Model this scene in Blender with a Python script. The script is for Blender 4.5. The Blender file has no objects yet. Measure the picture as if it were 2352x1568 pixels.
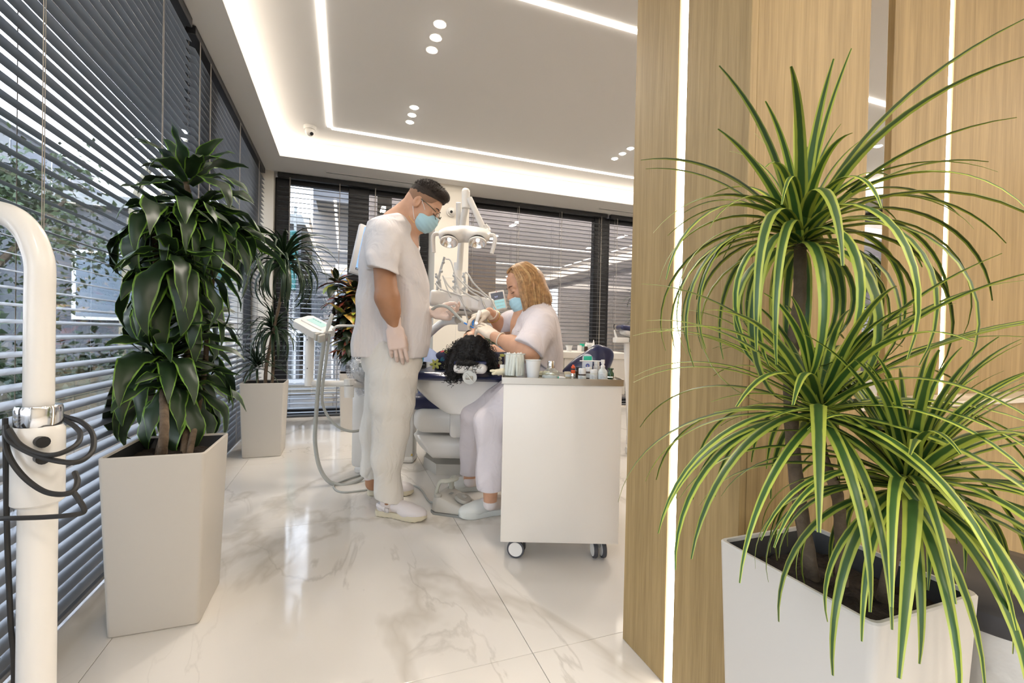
import bpy, bmesh, math, random
import numpy as np
from mathutils import Vector, Matrix, Euler
random.seed(7)
C = bpy.context.scene.collection
R = math.radians

# ------------------------------------------------------------------ camera
FPX, CAMH, YAW, PITCH, ROLL = 1049.0, 0.95, R(20.1), 0.0115, 0.021
_f0 = Vector((math.sin(YAW), math.cos(YAW), 0)); _r0 = Vector((math.cos(YAW), -math.sin(YAW), 0)); _u0 = Vector((0, 0, 1))
FW = _f0*math.cos(PITCH) - _u0*math.sin(PITCH)
_u1 = _u0*math.cos(PITCH) + _f0*math.sin(PITCH)
RT = _r0*math.cos(ROLL) + _u1*math.sin(ROLL)
UP = _u1*math.cos(ROLL) - _r0*math.sin(ROLL)
cam_data = bpy.data.cameras.new('camera')
cam_data.sensor_width = 36.0; cam_data.lens = FPX*36.0/2352.0
cam_data.clip_start = 0.02; cam_data.clip_end = 400
cam = bpy.data.objects.new('camera', cam_data); C.objects.link(cam)
m = Matrix.Identity(4)
for i in range(3):
    m[i][0] = RT[i]; m[i][1] = UP[i]; m[i][2] = -FW[i]
m[2][3] = CAMH
cam.matrix_world = m
bpy.context.scene.camera = cam
EYE = Vector((0, 0, CAMH))
def W(px, py, d):            # point seen at a picture position, d metres away along the view axis
    return EYE + (FW + RT*((px-1176)/FPX) + UP*((784-py)/FPX))*d
def atz(px, py, z):
    r = FW + RT*((px-1176)/FPX) + UP*((784-py)/FPX)
    return EYE + r*((z-CAMH)/r.z)
IR, IF, Z = _r0.copy(), _f0.copy(), Vector((0, 0, 1))     # level axes: picture right, away, up

# ------------------------------------------------------------------ world, sun, exposure
sc = bpy.context.scene
w = bpy.data.worlds.new('sky'); sc.world = w; w.use_nodes = True
nt = w.node_tree; nt.nodes.clear()
out = nt.nodes.new('ShaderNodeOutputWorld'); bg = nt.nodes.new('ShaderNodeBackground')
tc = nt.nodes.new('ShaderNodeTexCoord'); sp = nt.nodes.new('ShaderNodeSeparateXYZ'); cr = nt.nodes.new('ShaderNodeValToRGB')
nt.links.new(tc.outputs['Generated'], sp.inputs[0]); nt.links.new(sp.outputs['Z'], cr.inputs[0])
cr.color_ramp.elements[0].position = 0.0; cr.color_ramp.elements[0].color = (0.86, 0.92, 1.0, 1)
cr.color_ramp.elements[1].position = 0.9; cr.color_ramp.elements[1].color = (0.55, 0.72, 1.0, 1)
nt.links.new(cr.outputs[0], bg.inputs[0]); bg.inputs[1].default_value = 11.0
nt.links.new(bg.outputs[0], out.inputs[0])
sc.view_settings.view_transform = 'Standard'; sc.view_settings.look = 'None'
sc.view_settings.exposure = 0.37; sc.view_settings.gamma = 1.0; sc.view_settings.use_curve_mapping = False
try:
    sc.cycles.max_bounces = 8; sc.cycles.diffuse_bounces = 4; sc.cycles.glossy_bounces = 4
    sc.cycles.transmission_bounces = 6; sc.cycles.transparent_max_bounces = 20
    sc.cycles.sample_clamp_indirect = 4.0; sc.cycles.caustics_reflective = False; sc.cycles.caustics_refractive = False
    sc.cycles.blur_glossy = 0.5; sc.cycles.adaptive_threshold = 0.02
except Exception:
    pass
def area_light(name, loc, size, power, color=(1, .95, .88), direction=(0, 0, -1), shape='DISK', size_y=None, spread=180):
    l = bpy.data.lights.new(name, 'AREA'); l.shape = shape; l.size = size
    if size_y: l.size_y = size_y
    l.energy = power; l.color = color; l.spread = R(spread)
    o = bpy.data.objects.new(name, l); o.location = loc
    o.rotation_euler = Vector(direction).to_track_quat('-Z', 'Y').to_euler(); C.objects.link(o)
    return o
ZC, ZS = 2.83, 2.65        # tray ceiling, lower soffit
SPOTX, SPOTY = (0.51, 2.62, 4.73), ((2.78, 2.915, 3.05), (3.87, 4.01, 4.15))
SPOT_POWER = 8.0
for x in SPOTX:
    for t in SPOTY + ((-1.1, -.96, -.82), (-2.3, -2.16, -2.02)):
        area_light('downlight_beam', (x, t[1], ZC-.02), .07, SPOT_POWER*2.0, (1, .89, .77), shape='RECTANGLE', size_y=.34)

# ------------------------------------------------------------------ materials
MATS = {}
def mat(name, col, rough=.5, metal=0, emit=None, strength=0, alpha=1, trans=0, ior=1.45, coat=0, bump=0, bscale=200, var=0, vscale=8, sheen=0, wrinkle=0):
    if name in MATS: return MATS[name]
    mt = bpy.data.materials.new(name); mt.use_nodes = True; n = mt.node_tree.nodes; L = mt.node_tree.links
    b = n['Principled BSDF']
    b.inputs['Base Color'].default_value = (*col, 1); b.inputs['Roughness'].default_value = rough
    b.inputs['Metallic'].default_value = metal; b.inputs['IOR'].default_value = ior
    b.inputs['Alpha'].default_value = alpha; b.inputs['Transmission Weight'].default_value = trans
    b.inputs['Coat Weight'].default_value = coat; b.inputs['Coat Roughness'].default_value = .08
    if sheen: b.inputs['Sheen Weight'].default_value = sheen
    if emit: b.inputs['Emission Color'].default_value = (*emit, 1); b.inputs['Emission Strength'].default_value = strength
    if var:
        t = n.new('ShaderNodeNewGeometry'); ns = n.new('ShaderNodeTexNoise'); ns.inputs['Scale'].default_value = vscale; ns.inputs['Detail'].default_value = 4
        L.new(t.outputs['Position'], ns.inputs['Vector'])
        r = n.new('ShaderNodeValToRGB'); L.new(ns.outputs['Fac'], r.inputs[0])
        r.color_ramp.elements[0].position = .3; r.color_ramp.elements[1].position = .7
        r.color_ramp.elements[0].color = (*[c*(1-var) for c in col], 1); r.color_ramp.elements[1].color = (*[min(1, c*(1+var)) for c in col], 1)
        L.new(r.outputs[0], b.inputs['Base Color'])
    if bump:
        t2 = n.new('ShaderNodeNewGeometry'); n2 = n.new('ShaderNodeTexNoise'); n2.inputs['Scale'].default_value = bscale; n2.inputs['Detail'].default_value = 3
        L.new(t2.outputs['Position'], n2.inputs['Vector'])
        bp = n.new('ShaderNodeBump'); bp.inputs['Strength'].default_value = bump; bp.inputs['Distance'].default_value = .01
        L.new(n2.outputs['Fac'], bp.inputs['Height']); L.new(bp.outputs[0], b.inputs['Normal'])
    if wrinkle:
        t3 = n.new('ShaderNodeNewGeometry'); m3 = n.new('ShaderNodeMapping'); m3.inputs['Scale'].default_value = (1, 1, .55); m3.inputs['Rotation'].default_value = (.3, .2, 0)
        n3 = n.new('ShaderNodeTexNoise'); n3.inputs['Scale'].default_value = 9; n3.inputs['Detail'].default_value = 2.5; n3.inputs['Distortion'].default_value = 1.6
        L.new(t3.outputs['Position'], m3.inputs[0]); L.new(m3.outputs[0], n3.inputs[0])
        b3 = n.new('ShaderNodeBump'); b3.inputs['Strength'].default_value = wrinkle; b3.inputs['Distance'].default_value = .03
        L.new(n3.outputs['Fac'], b3.inputs['Height']); L.new(b3.outputs[0], b.inputs['Normal'])
    MATS[name] = mt
    return mt
def srgb(r, g, b):
    f = lambda c: (c/255/12.92) if c/255 <= .04045 else ((c/255+.055)/1.055)**2.4
    return (f(r), f(g), f(b))
def nodes_of(name):
    mt = bpy.data.materials.new(name); mt.use_nodes = True
    MATS[name] = mt
    return mt, mt.node_tree.nodes, mt.node_tree.links, mt.node_tree.nodes['Principled BSDF']

def make_marble():
    mt, n, L, b = nodes_of('marble')
    g = n.new('ShaderNodeNewGeometry')
    mp = n.new('ShaderNodeMapping'); mp.inputs['Rotation'].default_value = (0, 0, R(35)); mp.inputs['Scale'].default_value = (1, .45, 1)
    L.new(g.outputs['Position'], mp.inputs[0])
    def vein(scale, lo, hi, detail, dist, off):
        a = n.new('ShaderNodeMapping'); a.inputs['Location'].default_value = off; L.new(mp.outputs[0], a.inputs[0])
        t = n.new('ShaderNodeTexNoise'); t.inputs['Scale'].default_value = scale; t.inputs['Detail'].default_value = detail; t.inputs['Distortion'].default_value = dist
        L.new(a.outputs[0], t.inputs[0])
        s = n.new('ShaderNodeMath'); s.operation = 'SUBTRACT'; s.inputs[1].default_value = .5; L.new(t.outputs['Fac'], s.inputs[0])
        ab = n.new('ShaderNodeMath'); ab.operation = 'ABSOLUTE'; L.new(s.outputs[0], ab.inputs[0])
        r = n.new('ShaderNodeMapRange'); r.inputs[1].default_value = lo; r.inputs[2].default_value = hi; r.inputs[3].default_value = 1; r.inputs[4].default_value = 0
        L.new(ab.outputs[0], r.inputs[0]); return r
    v1 = vein(.8, .0, .016, 6, .5, (3.1, 1.7, 0)); v2 = vein(1.7, 0, .009, 7, .9, (7.3, 4.1, 0)); v3 = vein(.5, 0, .09, 4, .6, (1, 9, 0))
    msk = n.new('ShaderNodeTexNoise'); msk.inputs['Scale'].default_value = .9; L.new(g.outputs['Position'], msk.inputs[0])
    mr = n.new('ShaderNodeMapRange'); mr.inputs[1].default_value = .42; mr.inputs[2].default_value = .62; L.new(msk.outputs['Fac'], mr.inputs[0])
    def mix(fac, c1, c2, mul):
        x = n.new('ShaderNodeMix'); x.data_type = 'RGBA'
        mm = n.new('ShaderNodeMath'); mm.operation = 'MULTIPLY'; mm.inputs[1].default_value = mul; L.new(fac, mm.inputs[0]); L.new(mm.outputs[0], x.inputs['Factor'])
        if isinstance(c1, tuple): x.inputs['A'].default_value = (*c1, 1)
        else: L.new(c1, x.inputs['A'])
        x.inputs['B'].default_value = (*c2, 1)
        return x.outputs['Result']
    c = mix(v3.outputs[0], (.80, .765, .71), (.68, .64, .58), .22)
    c = mix(v1.outputs[0], c, (.38, .33, .25), .38)
    m2 = n.new('ShaderNodeMath'); m2.operation = 'MULTIPLY'; L.new(v2.outputs[0], m2.inputs[0]); L.new(mr.outputs[0], m2.inputs[1])
    c = mix(m2.outputs[0], c, (.30, .27, .22), .4)
    L.new(c, b.inputs['Base Color'])
    b.inputs['Roughness'].default_value = .07; b.inputs['IOR'].default_value = 1.55
    return mt
def make_wood(name, c1, c2, sc_=1.0):
    mt, n, L, b = nodes_of(name)
    g = n.new('ShaderNodeNewGeometry'); mp = n.new('ShaderNodeMapping'); mp.inputs['Scale'].default_value = (1, 1, .035)
    L.new(g.outputs['Position'], mp.inputs[0])
    a = n.new('ShaderNodeTexNoise'); a.inputs['Scale'].default_value = 38*sc_; a.inputs['Detail'].default_value = 6; a.inputs['Distortion'].default_value = .3; L.new(mp.outputs[0], a.inputs[0])
    a2 = n.new('ShaderNodeTexNoise'); a2.inputs['Scale'].default_value = 230*sc_; a2.inputs['Detail'].default_value = 3; L.new(mp.outputs[0], a2.inputs[0])
    mm = n.new('ShaderNodeMix'); mm.data_type = 'FLOAT'; mm.inputs['Factor'].default_value = .4; L.new(a.outputs['Fac'], mm.inputs['A']); L.new(a2.outputs['Fac'], mm.inputs['B'])
    r = n.new('ShaderNodeValToRGB'); L.new(mm.outputs['Result'], r.inputs[0])
    r.color_ramp.elements[0].position = .33; r.color_ramp.elements[0].color = (*c1, 1)
    r.color_ramp.elements[1].position = .62; r.color_ramp.elements[1].color = (*c2, 1)
    L.new(r.outputs[0], b.inputs['Base Color']); b.inputs['Roughness'].default_value = .5
    bp = n.new('ShaderNodeBump'); bp.inputs['Strength'].default_value = .12; bp.inputs['Distance'].default_value = .004
    L.new(a2.outputs['Fac'], bp.inputs['Height']); L.new(bp.outputs[0], b.inputs['Normal'])
    return mt
def make_glass(name, refl, tint=(1, 1, 1)):
    mt = bpy.data.materials.new(name); mt.use_nodes = True; n = mt.node_tree.nodes; L = mt.node_tree.links; n.clear()
    o = n.new('ShaderNodeOutputMaterial'); mx = n.new('ShaderNodeMixShader'); t = n.new('ShaderNodeBsdfTransparent'); g = n.new('ShaderNodeBsdfGlossy')
    t.inputs[0].default_value = (*tint, 1); g.inputs['Roughness'].default_value = .0; g.inputs[0].default_value = (1, 1, 1, 1)
    lw = n.new('ShaderNodeLayerWeight'); lw.inputs[0].default_value = .5
    pw = n.new('ShaderNodeMath'); pw.operation = 'POWER'; pw.inputs[1].default_value = 4; L.new(lw.outputs['Facing'], pw.inputs[0])
    ma = n.new('ShaderNodeMath'); ma.operation = 'MULTIPLY_ADD'; ma.use_clamp = True; ma.inputs[1].default_value = .7; ma.inputs[2].default_value = refl; L.new(pw.outputs[0], ma.inputs[0])
    L.new(ma.outputs[0], mx.inputs[0]); L.new(t.outputs[0], mx.inputs[1]); L.new(g.outputs[0], mx.inputs[2]); L.new(mx.outputs[0], o.inputs[0])
    MATS[name] = mt; return mt
def make_leaf(name, edge, mid, wband=.72, stripes=False, rough=.38):
    mt, n, L, b = nodes_of(name)
    uv = n.new('ShaderNodeUVMap'); s = n.new('ShaderNodeSeparateXYZ'); L.new(uv.outputs[0], s.inputs[0])
    a = n.new('ShaderNodeMath'); a.operation = 'SUBTRACT'; a.inputs[1].default_value = .5; L.new(s.outputs['X'], a.inputs[0])
    ab = n.new('ShaderNodeMath'); ab.operation = 'ABSOLUTE'; L.new(a.outputs[0], ab.inputs[0])
    d = n.new('ShaderNodeMath'); d.operation = 'MULTIPLY'; d.inputs[1].default_value = 2; L.new(ab.outputs[0], d.inputs[0])
    ob = n.new('ShaderNodeObjectInfo'); nz = n.new('ShaderNodeTexNoise'); nz.inputs['Scale'].default_value = 30
    g = n.new('ShaderNodeNewGeometry'); L.new(g.outputs['Position'], nz.inputs[0])
    ad = n.new('ShaderNodeMath'); ad.operation = 'MULTIPLY_ADD'; ad.inputs[1].default_value = .22; L.new(nz.outputs['Fac'], ad.inputs[0]); L.new(d.outputs[0], ad.inputs[2])
    r = n.new('ShaderNodeValToRGB'); L.new(ad.outputs[0], r.inputs[0])
    r.color_ramp.elements[0].position = wband; r.color_ramp.elements[0].color = (*mid, 1)
    r.color_ramp.elements[1].position = min(1, wband+.16); r.color_ramp.elements[1].color = (*edge, 1)
    h = n.new('ShaderNodeHueSaturation'); L.new(r.outputs[0], h.inputs['Color'])
    mr = n.new('ShaderNodeMapRange'); mr.inputs[3].default_value = .75; mr.inputs[4].default_value = 1.3; L.new(ob.outputs['Random'], mr.inputs[0]); L.new(mr.outputs[0], h.inputs['Value'])
    L.new(h.outputs[0], b.inputs['Base Color']); b.inputs['Roughness'].default_value = rough
    return mt
def make_croton():
    mt, n, L, b = nodes_of('croton_leaf')
    ob = n.new('ShaderNodeObjectInfo'); g = n.new('ShaderNodeNewGeometry'); nz = n.new('ShaderNodeTexNoise'); nz.inputs['Scale'].default_value = 22; L.new(g.outputs['Position'], nz.inputs[0])
    ad = n.new('ShaderNodeMath'); ad.operation = 'MULTIPLY_ADD'; ad.inputs[1].default_value = .5; L.new(nz.outputs['Fac'], ad.inputs[0])
    m2 = n.new('ShaderNodeMath'); m2.operation = 'MULTIPLY'; m2.inputs[1].default_value = .6; L.new(ob.outputs['Random'], m2.inputs[0]); L.new(m2.outputs[0], ad.inputs[2])
    r = n.new('ShaderNodeValToRGB'); L.new(ad.outputs[0], r.inputs[0]); e = r.color_ramp.elements
    e[0].position = .25; e[0].color = (.020, .036, .014, 1); e[1].position = .9; e[1].color = (.26, .36, .04, 1)
    for p, c in ((.5, (.02, .03, .012, 1)), (.6, (.24, .035, .02, 1)), (.7, (.025, .045, .012, 1)), (.8, (.50, .28, .06, 1))):
        x = e.new(p); x.color = c
    L.new(r.outputs[0], b.inputs['Base Color']); b.inputs['Roughness'].default_value = .35
    return mt

marble = make_marble()
oak = make_wood('oak_veneer', srgb(136, 112, 70), srgb(168, 142, 96))
glass_pane = make_glass('window_glass', .26, (.90, .89, .88)); thin_glass = make_glass('clear_glass', .03, (.985, 1, .99))
film = make_glass('clear_film', .10, (.93, .94, .96))
plaster = mat('white_plaster', (.90, .88, .85), .75, bump=.03, bscale=60)
paint = mat('warm_paint', (.74, .70, .62), .7)
black_alu = mat('black_aluminium', (.018, .018, .02), .45)
slat_mat = mat('grey_slat', (.25, .255, .265), .35, .6)
cord_mat = mat('grey_cord', (.36, .33, .29), .8)
white_gloss = mat('white_lacquer', (.77, .73, .66), .3)
white_plastic = mat('white_plastic', (.80, .78, .74), .28, coat=.2)
grey_plastic = mat('warm_grey_plastic', (.52, .50, .45), .4)
mid_grey = mat('grey_plastic', (.28, .29, .28), .5)
navy = mat('navy_vinyl', (.016, .022, .075), .28, coat=.2)
black_plastic = mat('black_plastic', (.014, .014, .015), .45)
chrome = mat('chrome', (.8, .8, .8), .12, 1)
steel = mat('brushed_steel', (.50, .47, .42), .3, 1)
led = mat('led_white', (1, 1, 1), .5, emit=(1, .92, .82), strength=8)
riser_glow = mat('cove_riser_glow', (1, 1, 1), .5, emit=(1, .88, .74), strength=2.3)
planter_mat = mat('matt_white_planter', (.58, .545, .49), .5)
soil = mat('potting_soil', (.022, .014, .009), .95, bump=.8, bscale=90, var=.5, vscale=60)
bark = mat('cane_bark', (.14, .10, .065), .85, bump=.6, bscale=70, var=.3, vscale=30)
skin = mat('skin', (.58, .32, .20), .5, var=.08, vscale=25)
def make_tan():
    mt, n, L, b = nodes_of('tanned_skin'); g = n.new('ShaderNodeNewGeometry'); s = n.new('ShaderNodeSeparateXYZ'); L.new(g.outputs['Position'], s.inputs[0])
    r = n.new('ShaderNodeMapRange'); r.inputs[1].default_value = 1.34; r.inputs[2].default_value = 1.44; L.new(s.outputs['Z'], r.inputs[0])
    ns = n.new('ShaderNodeTexNoise'); ns.inputs['Scale'].default_value = 22; L.new(g.outputs['Position'], ns.inputs[0]); nm = n.new('ShaderNodeMapRange'); nm.inputs[3].default_value = .85; nm.inputs[4].default_value = 1.15; L.new(ns.outputs['Fac'], nm.inputs[0])
    x = n.new('ShaderNodeMix'); x.data_type = 'RGBA'; x.inputs['A'].default_value = (.40, .20, .105, 1); x.inputs['B'].default_value = (.58, .33, .215, 1); L.new(r.outputs[0], x.inputs['Factor'])
    h = n.new('ShaderNodeHueSaturation'); L.new(x.outputs['Result'], h.inputs['Color']); L.new(nm.outputs[0], h.inputs['Value']); L.new(h.outputs[0], b.inputs['Base Color']); b.inputs['Roughness'].default_value = .5; return mt
skin_tan = make_tan() if True else mat('tanned_skin', (.46, .225, .115), .5, var=.12, vscale=18)
cloth = mat('white_scrub_cloth', (.72, .69, .69), .8, wrinkle=.55)
cloth_pink = mat('pale_scrub_cloth', (.70, .645, .66), .8, wrinkle=.55)
glove_mat = mat('latex_glove', (.72, .57, .50), .5, bump=.15, bscale=90)
mask_blue = mat('mask_blue', (.42, .66, .76), .8)
white_fabric = mat('white_fabric', (.8, .8, .8), .8)
hose_grey = mat('grey_hose', (.40, .41, .385), .5)
hose_white = mat('pale_hose', (.62, .62, .60), .35)

# ------------------------------------------------------------------ mesh helpers (world coordinates)
def tag(o, label=None, cat=None, group=None, kind=None):
    if label: o['label'] = label
    if cat: o['category'] = cat
    if group: o['group'] = group
    if kind: o['kind'] = kind
    return o
def thing(name, label, cat, loc, group=None):
    o = bpy.data.objects.new(name, None); C.objects.link(o); o.location = loc; o.empty_display_size = .1
    return tag(o, label, cat, group)
def origin_of(o):
    v = Vector((0, 0, 0))
    while o is not None:
        v = v + Vector(o.location); o = o.parent
    return v
def link_mesh(name, me, mt, parent=None, recenter=True):
    o = bpy.data.objects.new(name, me); me.materials.append(mt) if mt and not me.materials else None
    if parent is not None:
        off = origin_of(parent); me.transform(Matrix.Translation(-off)); o.parent = parent
    elif recenter and len(me.vertices):
        co = np.empty(len(me.vertices)*3, dtype=np.float32); me.vertices.foreach_get('co', co); co = co.reshape(-1, 3)
        lo, hi = co.min(0), co.max(0); c = Vector(((lo[0]+hi[0])/2, (lo[1]+hi[1])/2, lo[2]))
        me.transform(Matrix.Translation(-c)); o.location = c
    C.objects.link(o)
    return o
def obj(name, bm, mt, parent=None, smooth=True, ang=40):
    bmesh.ops.recalc_face_normals(bm, faces=bm.faces[:])
    me = bpy.data.meshes.new(name); bm.to_mesh(me); bm.free()
    if smooth:
        me.polygons.foreach_set('use_smooth', [True]*len(me.polygons))
        me.set_sharp_from_angle(angle=R(ang))
    return link_mesh(name, me, mt, parent)
def BM(): return bmesh.new()
def frame(o, x, y, z):
    x, y, z = Vector(x), Vector(y), Vector(z)
    return Matrix(((x.x, y.x, z.x, o[0]), (x.y, y.y, z.y, o[1]), (x.z, y.z, z.z, o[2]), (0, 0, 0, 1)))
def look_frame(o, zdir, xhint=(1, 0, 0)):
    z = Vector(zdir).normalized(); x = Vector(xhint); x = (x - z*x.dot(z))
    if x.length < 1e-4: x = Vector((0, 1, 0)); x = x - z*x.dot(z)
    x.normalize(); return frame(o, x, z.cross(x), z)
def box(bm, c, s, bev=0, M=None, seg=2):
    r = bmesh.ops.create_cube(bm, size=1.0)
    vs = r['verts']; bmesh.ops.scale(bm, vec=Vector(s), verts=vs)
    if bev:
        es = list({e for v in vs for e in v.link_edges})
        rr = bmesh.ops.bevel(bm, geom=es, offset=bev, segments=seg, affect='EDGES', profile=.5)
        vs = list({v for f in rr['faces'] for v in f.verts} | {v for v in vs if v.is_valid})
    T = (M if M is not None else Matrix.Identity(4)) @ Matrix.Translation(Vector(c))
    bmesh.ops.transform(bm, matrix=T, verts=vs)
    return bm
def rings(bm, rs, closed_ends=True, loop=True):
    prev = None; first = None
    for ring in rs:
        vs = [bm.verts.new(p) for p in ring]
        if prev:
            n = len(vs)
            for i in range(n if loop else n-1):
                j = (i+1) % n
                bm.faces.new((prev[i], prev[j], vs[j], vs[i]))
        else: first = vs
        prev = vs
    if closed_ends and loop:
        bm.faces.new(first[::-1]); bm.faces.new(prev)
    return bm
def lathe(bm, prof, M, seg=20, ends=True):
    rs = []
    for r, z in prof:
        rs.append([M @ Vector((max(r, 1e-4)*math.cos(2*math.pi*i/seg), max(r, 1e-4)*math.sin(2*math.pi*i/seg), z)) for i in range(seg)])
    return rings(bm, rs, ends)
def cyl(bm, p0, p1, r0, r1=None, seg=16):
    p0, p1 = Vector(p0), Vector(p1); r1 = r0 if r1 is None else r1
    M = look_frame(p0, p1-p0); L = (p1-p0).length
    return lathe(bm, [(r0, 0), (r1, L)], M, seg)
def spline(pts, n=6):
    P = [Vector(p) for p in pts]; P = [P[0]*2-P[1]] + P + [P[-1]*2-P[-2]]; o = []
    for i in range(1, len(P)-2):
        a, b, c, d = P[i-1:i+3]
        for k in range(n):
            t = k/n
            o.append(.5*((2*b)+(c-a)*t+(2*a-5*b+4*c-d)*t*t+(3*b-a-3*c+d)*t**3))
    o.append(P[-2]); return o
def tube(bm, pts, r, seg=8, n=6, smooth=True, flat=1.0, hint=(0, 0, 1)):
    P = spline(pts, n) if smooth and len(pts) > 2 else [Vector(p) for p in pts]
    N = len(P); rs = []; x = None
    for i, p in enumerate(P):
        t = (P[min(i+1, N-1)]-P[max(i-1, 0)])
        if t.length < 1e-7: t = Vector((0, 0, 1))
        t.normalize()
        if x is None:
            x = Vector(hint) - t*Vector(hint).dot(t)
            if x.length < 1e-3: x = Vector((1, 0, 0)) - t*t.x
        else: x = x - t*x.dot(t)
        x.normalize(); y = t.cross(x)
        rr = r(i/(N-1)) if callable(r) else r
        rs.append([p + x*(rr*math.cos(2*math.pi*k/seg)) + y*(rr*flat*math.sin(2*math.pi*k/seg)) for k in range(seg)])
    return rings(bm, rs)
def ball(bm, c, r, seg=14, M=None, top=1.0):
    rx, ry, rz = (r, r, r) if not hasattr(r, '__len__') else r
    T = (M if M is not None else Matrix.Translation(Vector(c))) @ Matrix.Diagonal((rx, ry, rz, 1))
    pr = [(math.sin(a), -math.cos(a)) for a in [math.pi*i/(seg//2+2) for i in range(1, seg//2+2)]]
    pr = [(0, -1)] + pr + [(0, 1)]
    return lathe(bm, pr, T, seg)
def prism(bm, pts, M, h):        # 2-D outline in the XY of M, extruded along its Z
    a = [bm.verts.new(M @ Vector((p[0], p[1], 0))) for p in pts]; b = [bm.verts.new(M @ Vector((p[0], p[1], h))) for p in pts]
    n = len(pts); bm.faces.new(a[::-1]); bm.faces.new(b)
    for i in range(n): bm.faces.new((a[i], a[(i+1) % n], b[(i+1) % n], b[i]))
    return bm
def bevel_all(bm, off, seg=2, ang=30):
    es = [e for e in bm.edges if len(e.link_faces) == 2 and e.calc_face_angle(0) > R(ang)]
    bmesh.ops.bevel(bm, geom=es, offset=off, segments=seg, affect='EDGES', profile=.5); return bm
def copy_tree(o, parent=None):
    c = o.copy(); C.objects.link(c); c.parent = parent
    for ch in list(o.children): copy_tree(ch, c)
    return c
def text_mesh(name, body, size, M, mt, parent, align='CENTER', depth=.0004):
    cu = bpy.data.curves.new(name, 'FONT'); cu.body = body; cu.size = size; cu.align_x = align; cu.align_y = 'CENTER'; cu.extrude = depth
    t = bpy.data.objects.new(name, cu); C.objects.link(t)
    me = bpy.data.meshes.new_from_object(t.evaluated_get(bpy.context.evaluated_depsgraph_get()))
    bpy.data.objects.remove(t); me.transform(M); me.materials.clear()
    return link_mesh(name, me, mt, parent)
# ------------------------------------------------------------------ setting
XL, XR, YB, YN = -.835, 6.3, 5.47, -3.6
fl = BM(); box(fl, ((XL+XR)/2, (YB+YN)/2, -.06), (XR-XL+1.2, YB-YN+1.2, .08)); floor = obj('floor', fl, mat('grout', (.50, .46, .40), .8), smooth=False); tag(floor, kind='structure')
tb = BM(); box(tb, (0, 0, -.01), (1.1978, 1.1978, .02), .0008, seg=1); tile_me = None
n_t = 0
for i in range(-2, 5):
    for j in range(-5, 3):
        x0, y0 = .545+1.2*i, 2.45+1.2*j
        ax, bx, ay, by = max(x0, XL-.15), min(x0+1.2, XR+.1), max(y0, YN), min(y0+1.2, YB+.1)
        if bx-ax < .05 or by-ay < .05: continue
        b_ = BM(); box(b_, ((ax+bx)/2, (ay+by)/2, -.01), (bx-ax-.0016, by-ay-.0016, .0202), .0008, seg=1)
        obj('tile', b_, marble, floor, smooth=False)
tb.free()
def slab(name, lo, hi, mt, bev=0, parent=None, kind='structure', label=None, cat=None):
    b_ = BM(); box(b_, [(a+b)/2 for a, b in zip(lo, hi)], [b-a for a, b in zip(lo, hi)], bev)
    o = obj(name, b_, mt, parent, smooth=bool(bev))
    if kind: o['kind'] = kind
    return tag(o, label, cat)
# ceiling: a dropped soffit round a raised tray with a lit cove, LED line and downlights
LX, LY = -.62, 4.96           # inner lip of the soffit
CX2, CY2 = 5.75, -3.0
ceil = BM()
box(ceil, ((XL+XR)/2, (YB+YN)/2, ZC+.05), (XR-XL+1.0, YB-YN+1.0, .1))
ceiling = obj('ceiling', ceil, plaster, smooth=False); tag(ceiling, kind='structure')
def lip(nm, lo, hi):
    return slab(nm, lo, hi, plaster, parent=ceiling)
lip('soffit', (XL-.3, YN-.3, ZS), (LX, YB+.3, ZC)); lip('soffit', (LX, LY, ZS), (CX2, YB+.3, ZC))
lip('soffit', (CX2, YN-.3, ZS), (XR+.3, YB+.3, ZC)); lip('soffit', (LX, YN-.3, ZS), (CX2, CY2, ZC))
# the cove: the riser faces glow evenly themselves, standing in for LED-washed plaster
def cove(nm, lo, hi):
    b_ = BM(); box(b_, [(a+b)/2 for a, b in zip(lo, hi)], [b-a for a, b in zip(lo, hi)]); obj(nm, b_, riser_glow, ceiling, smooth=False)
cove('cove_light', (LX, CY2, ZS+.015), (LX+.008, LY, ZC-.015)); cove('cove_light', (LX, LY-.008, ZS+.015), (CX2, LY, ZC-.015))
cove('cove_light', (CX2-.008, CY2, ZS+.015), (CX2, LY, ZC-.015)); cove('cove_light', (LX, CY2, ZS+.015), (CX2, CY2+.008, ZC-.015))
# vents in the soffit
for x0, x1 in ((-.22, 1.35), (3.1, 4.6)):
    t = thing('ceiling_vent', 'long slotted air vent in the soffit above the %s back window' % ('left' if x0 < 0 else 'right'), 'vent', ((x0+x1)/2, 5.27, ZS-.003))
    b_ = BM()
    for dy in (-.028, .028): box(b_, ((x0+x1)/2, 5.27+dy, ZS-.002), (x1-x0, .008, .006))
    for xx in (x0, x1): box(b_, (xx, 5.27, ZS-.002), (.008, .064, .006))
    obj('frame', b_, plaster, t, smooth=False)
    for dy in (-.012, .012):
        b_ = BM(); box(b_, ((x0+x1)/2, 5.27+dy, ZS-.001), (x1-x0-.01, .012, .003)); obj('slot', b_, mid_grey, t, smooth=False)
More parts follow.
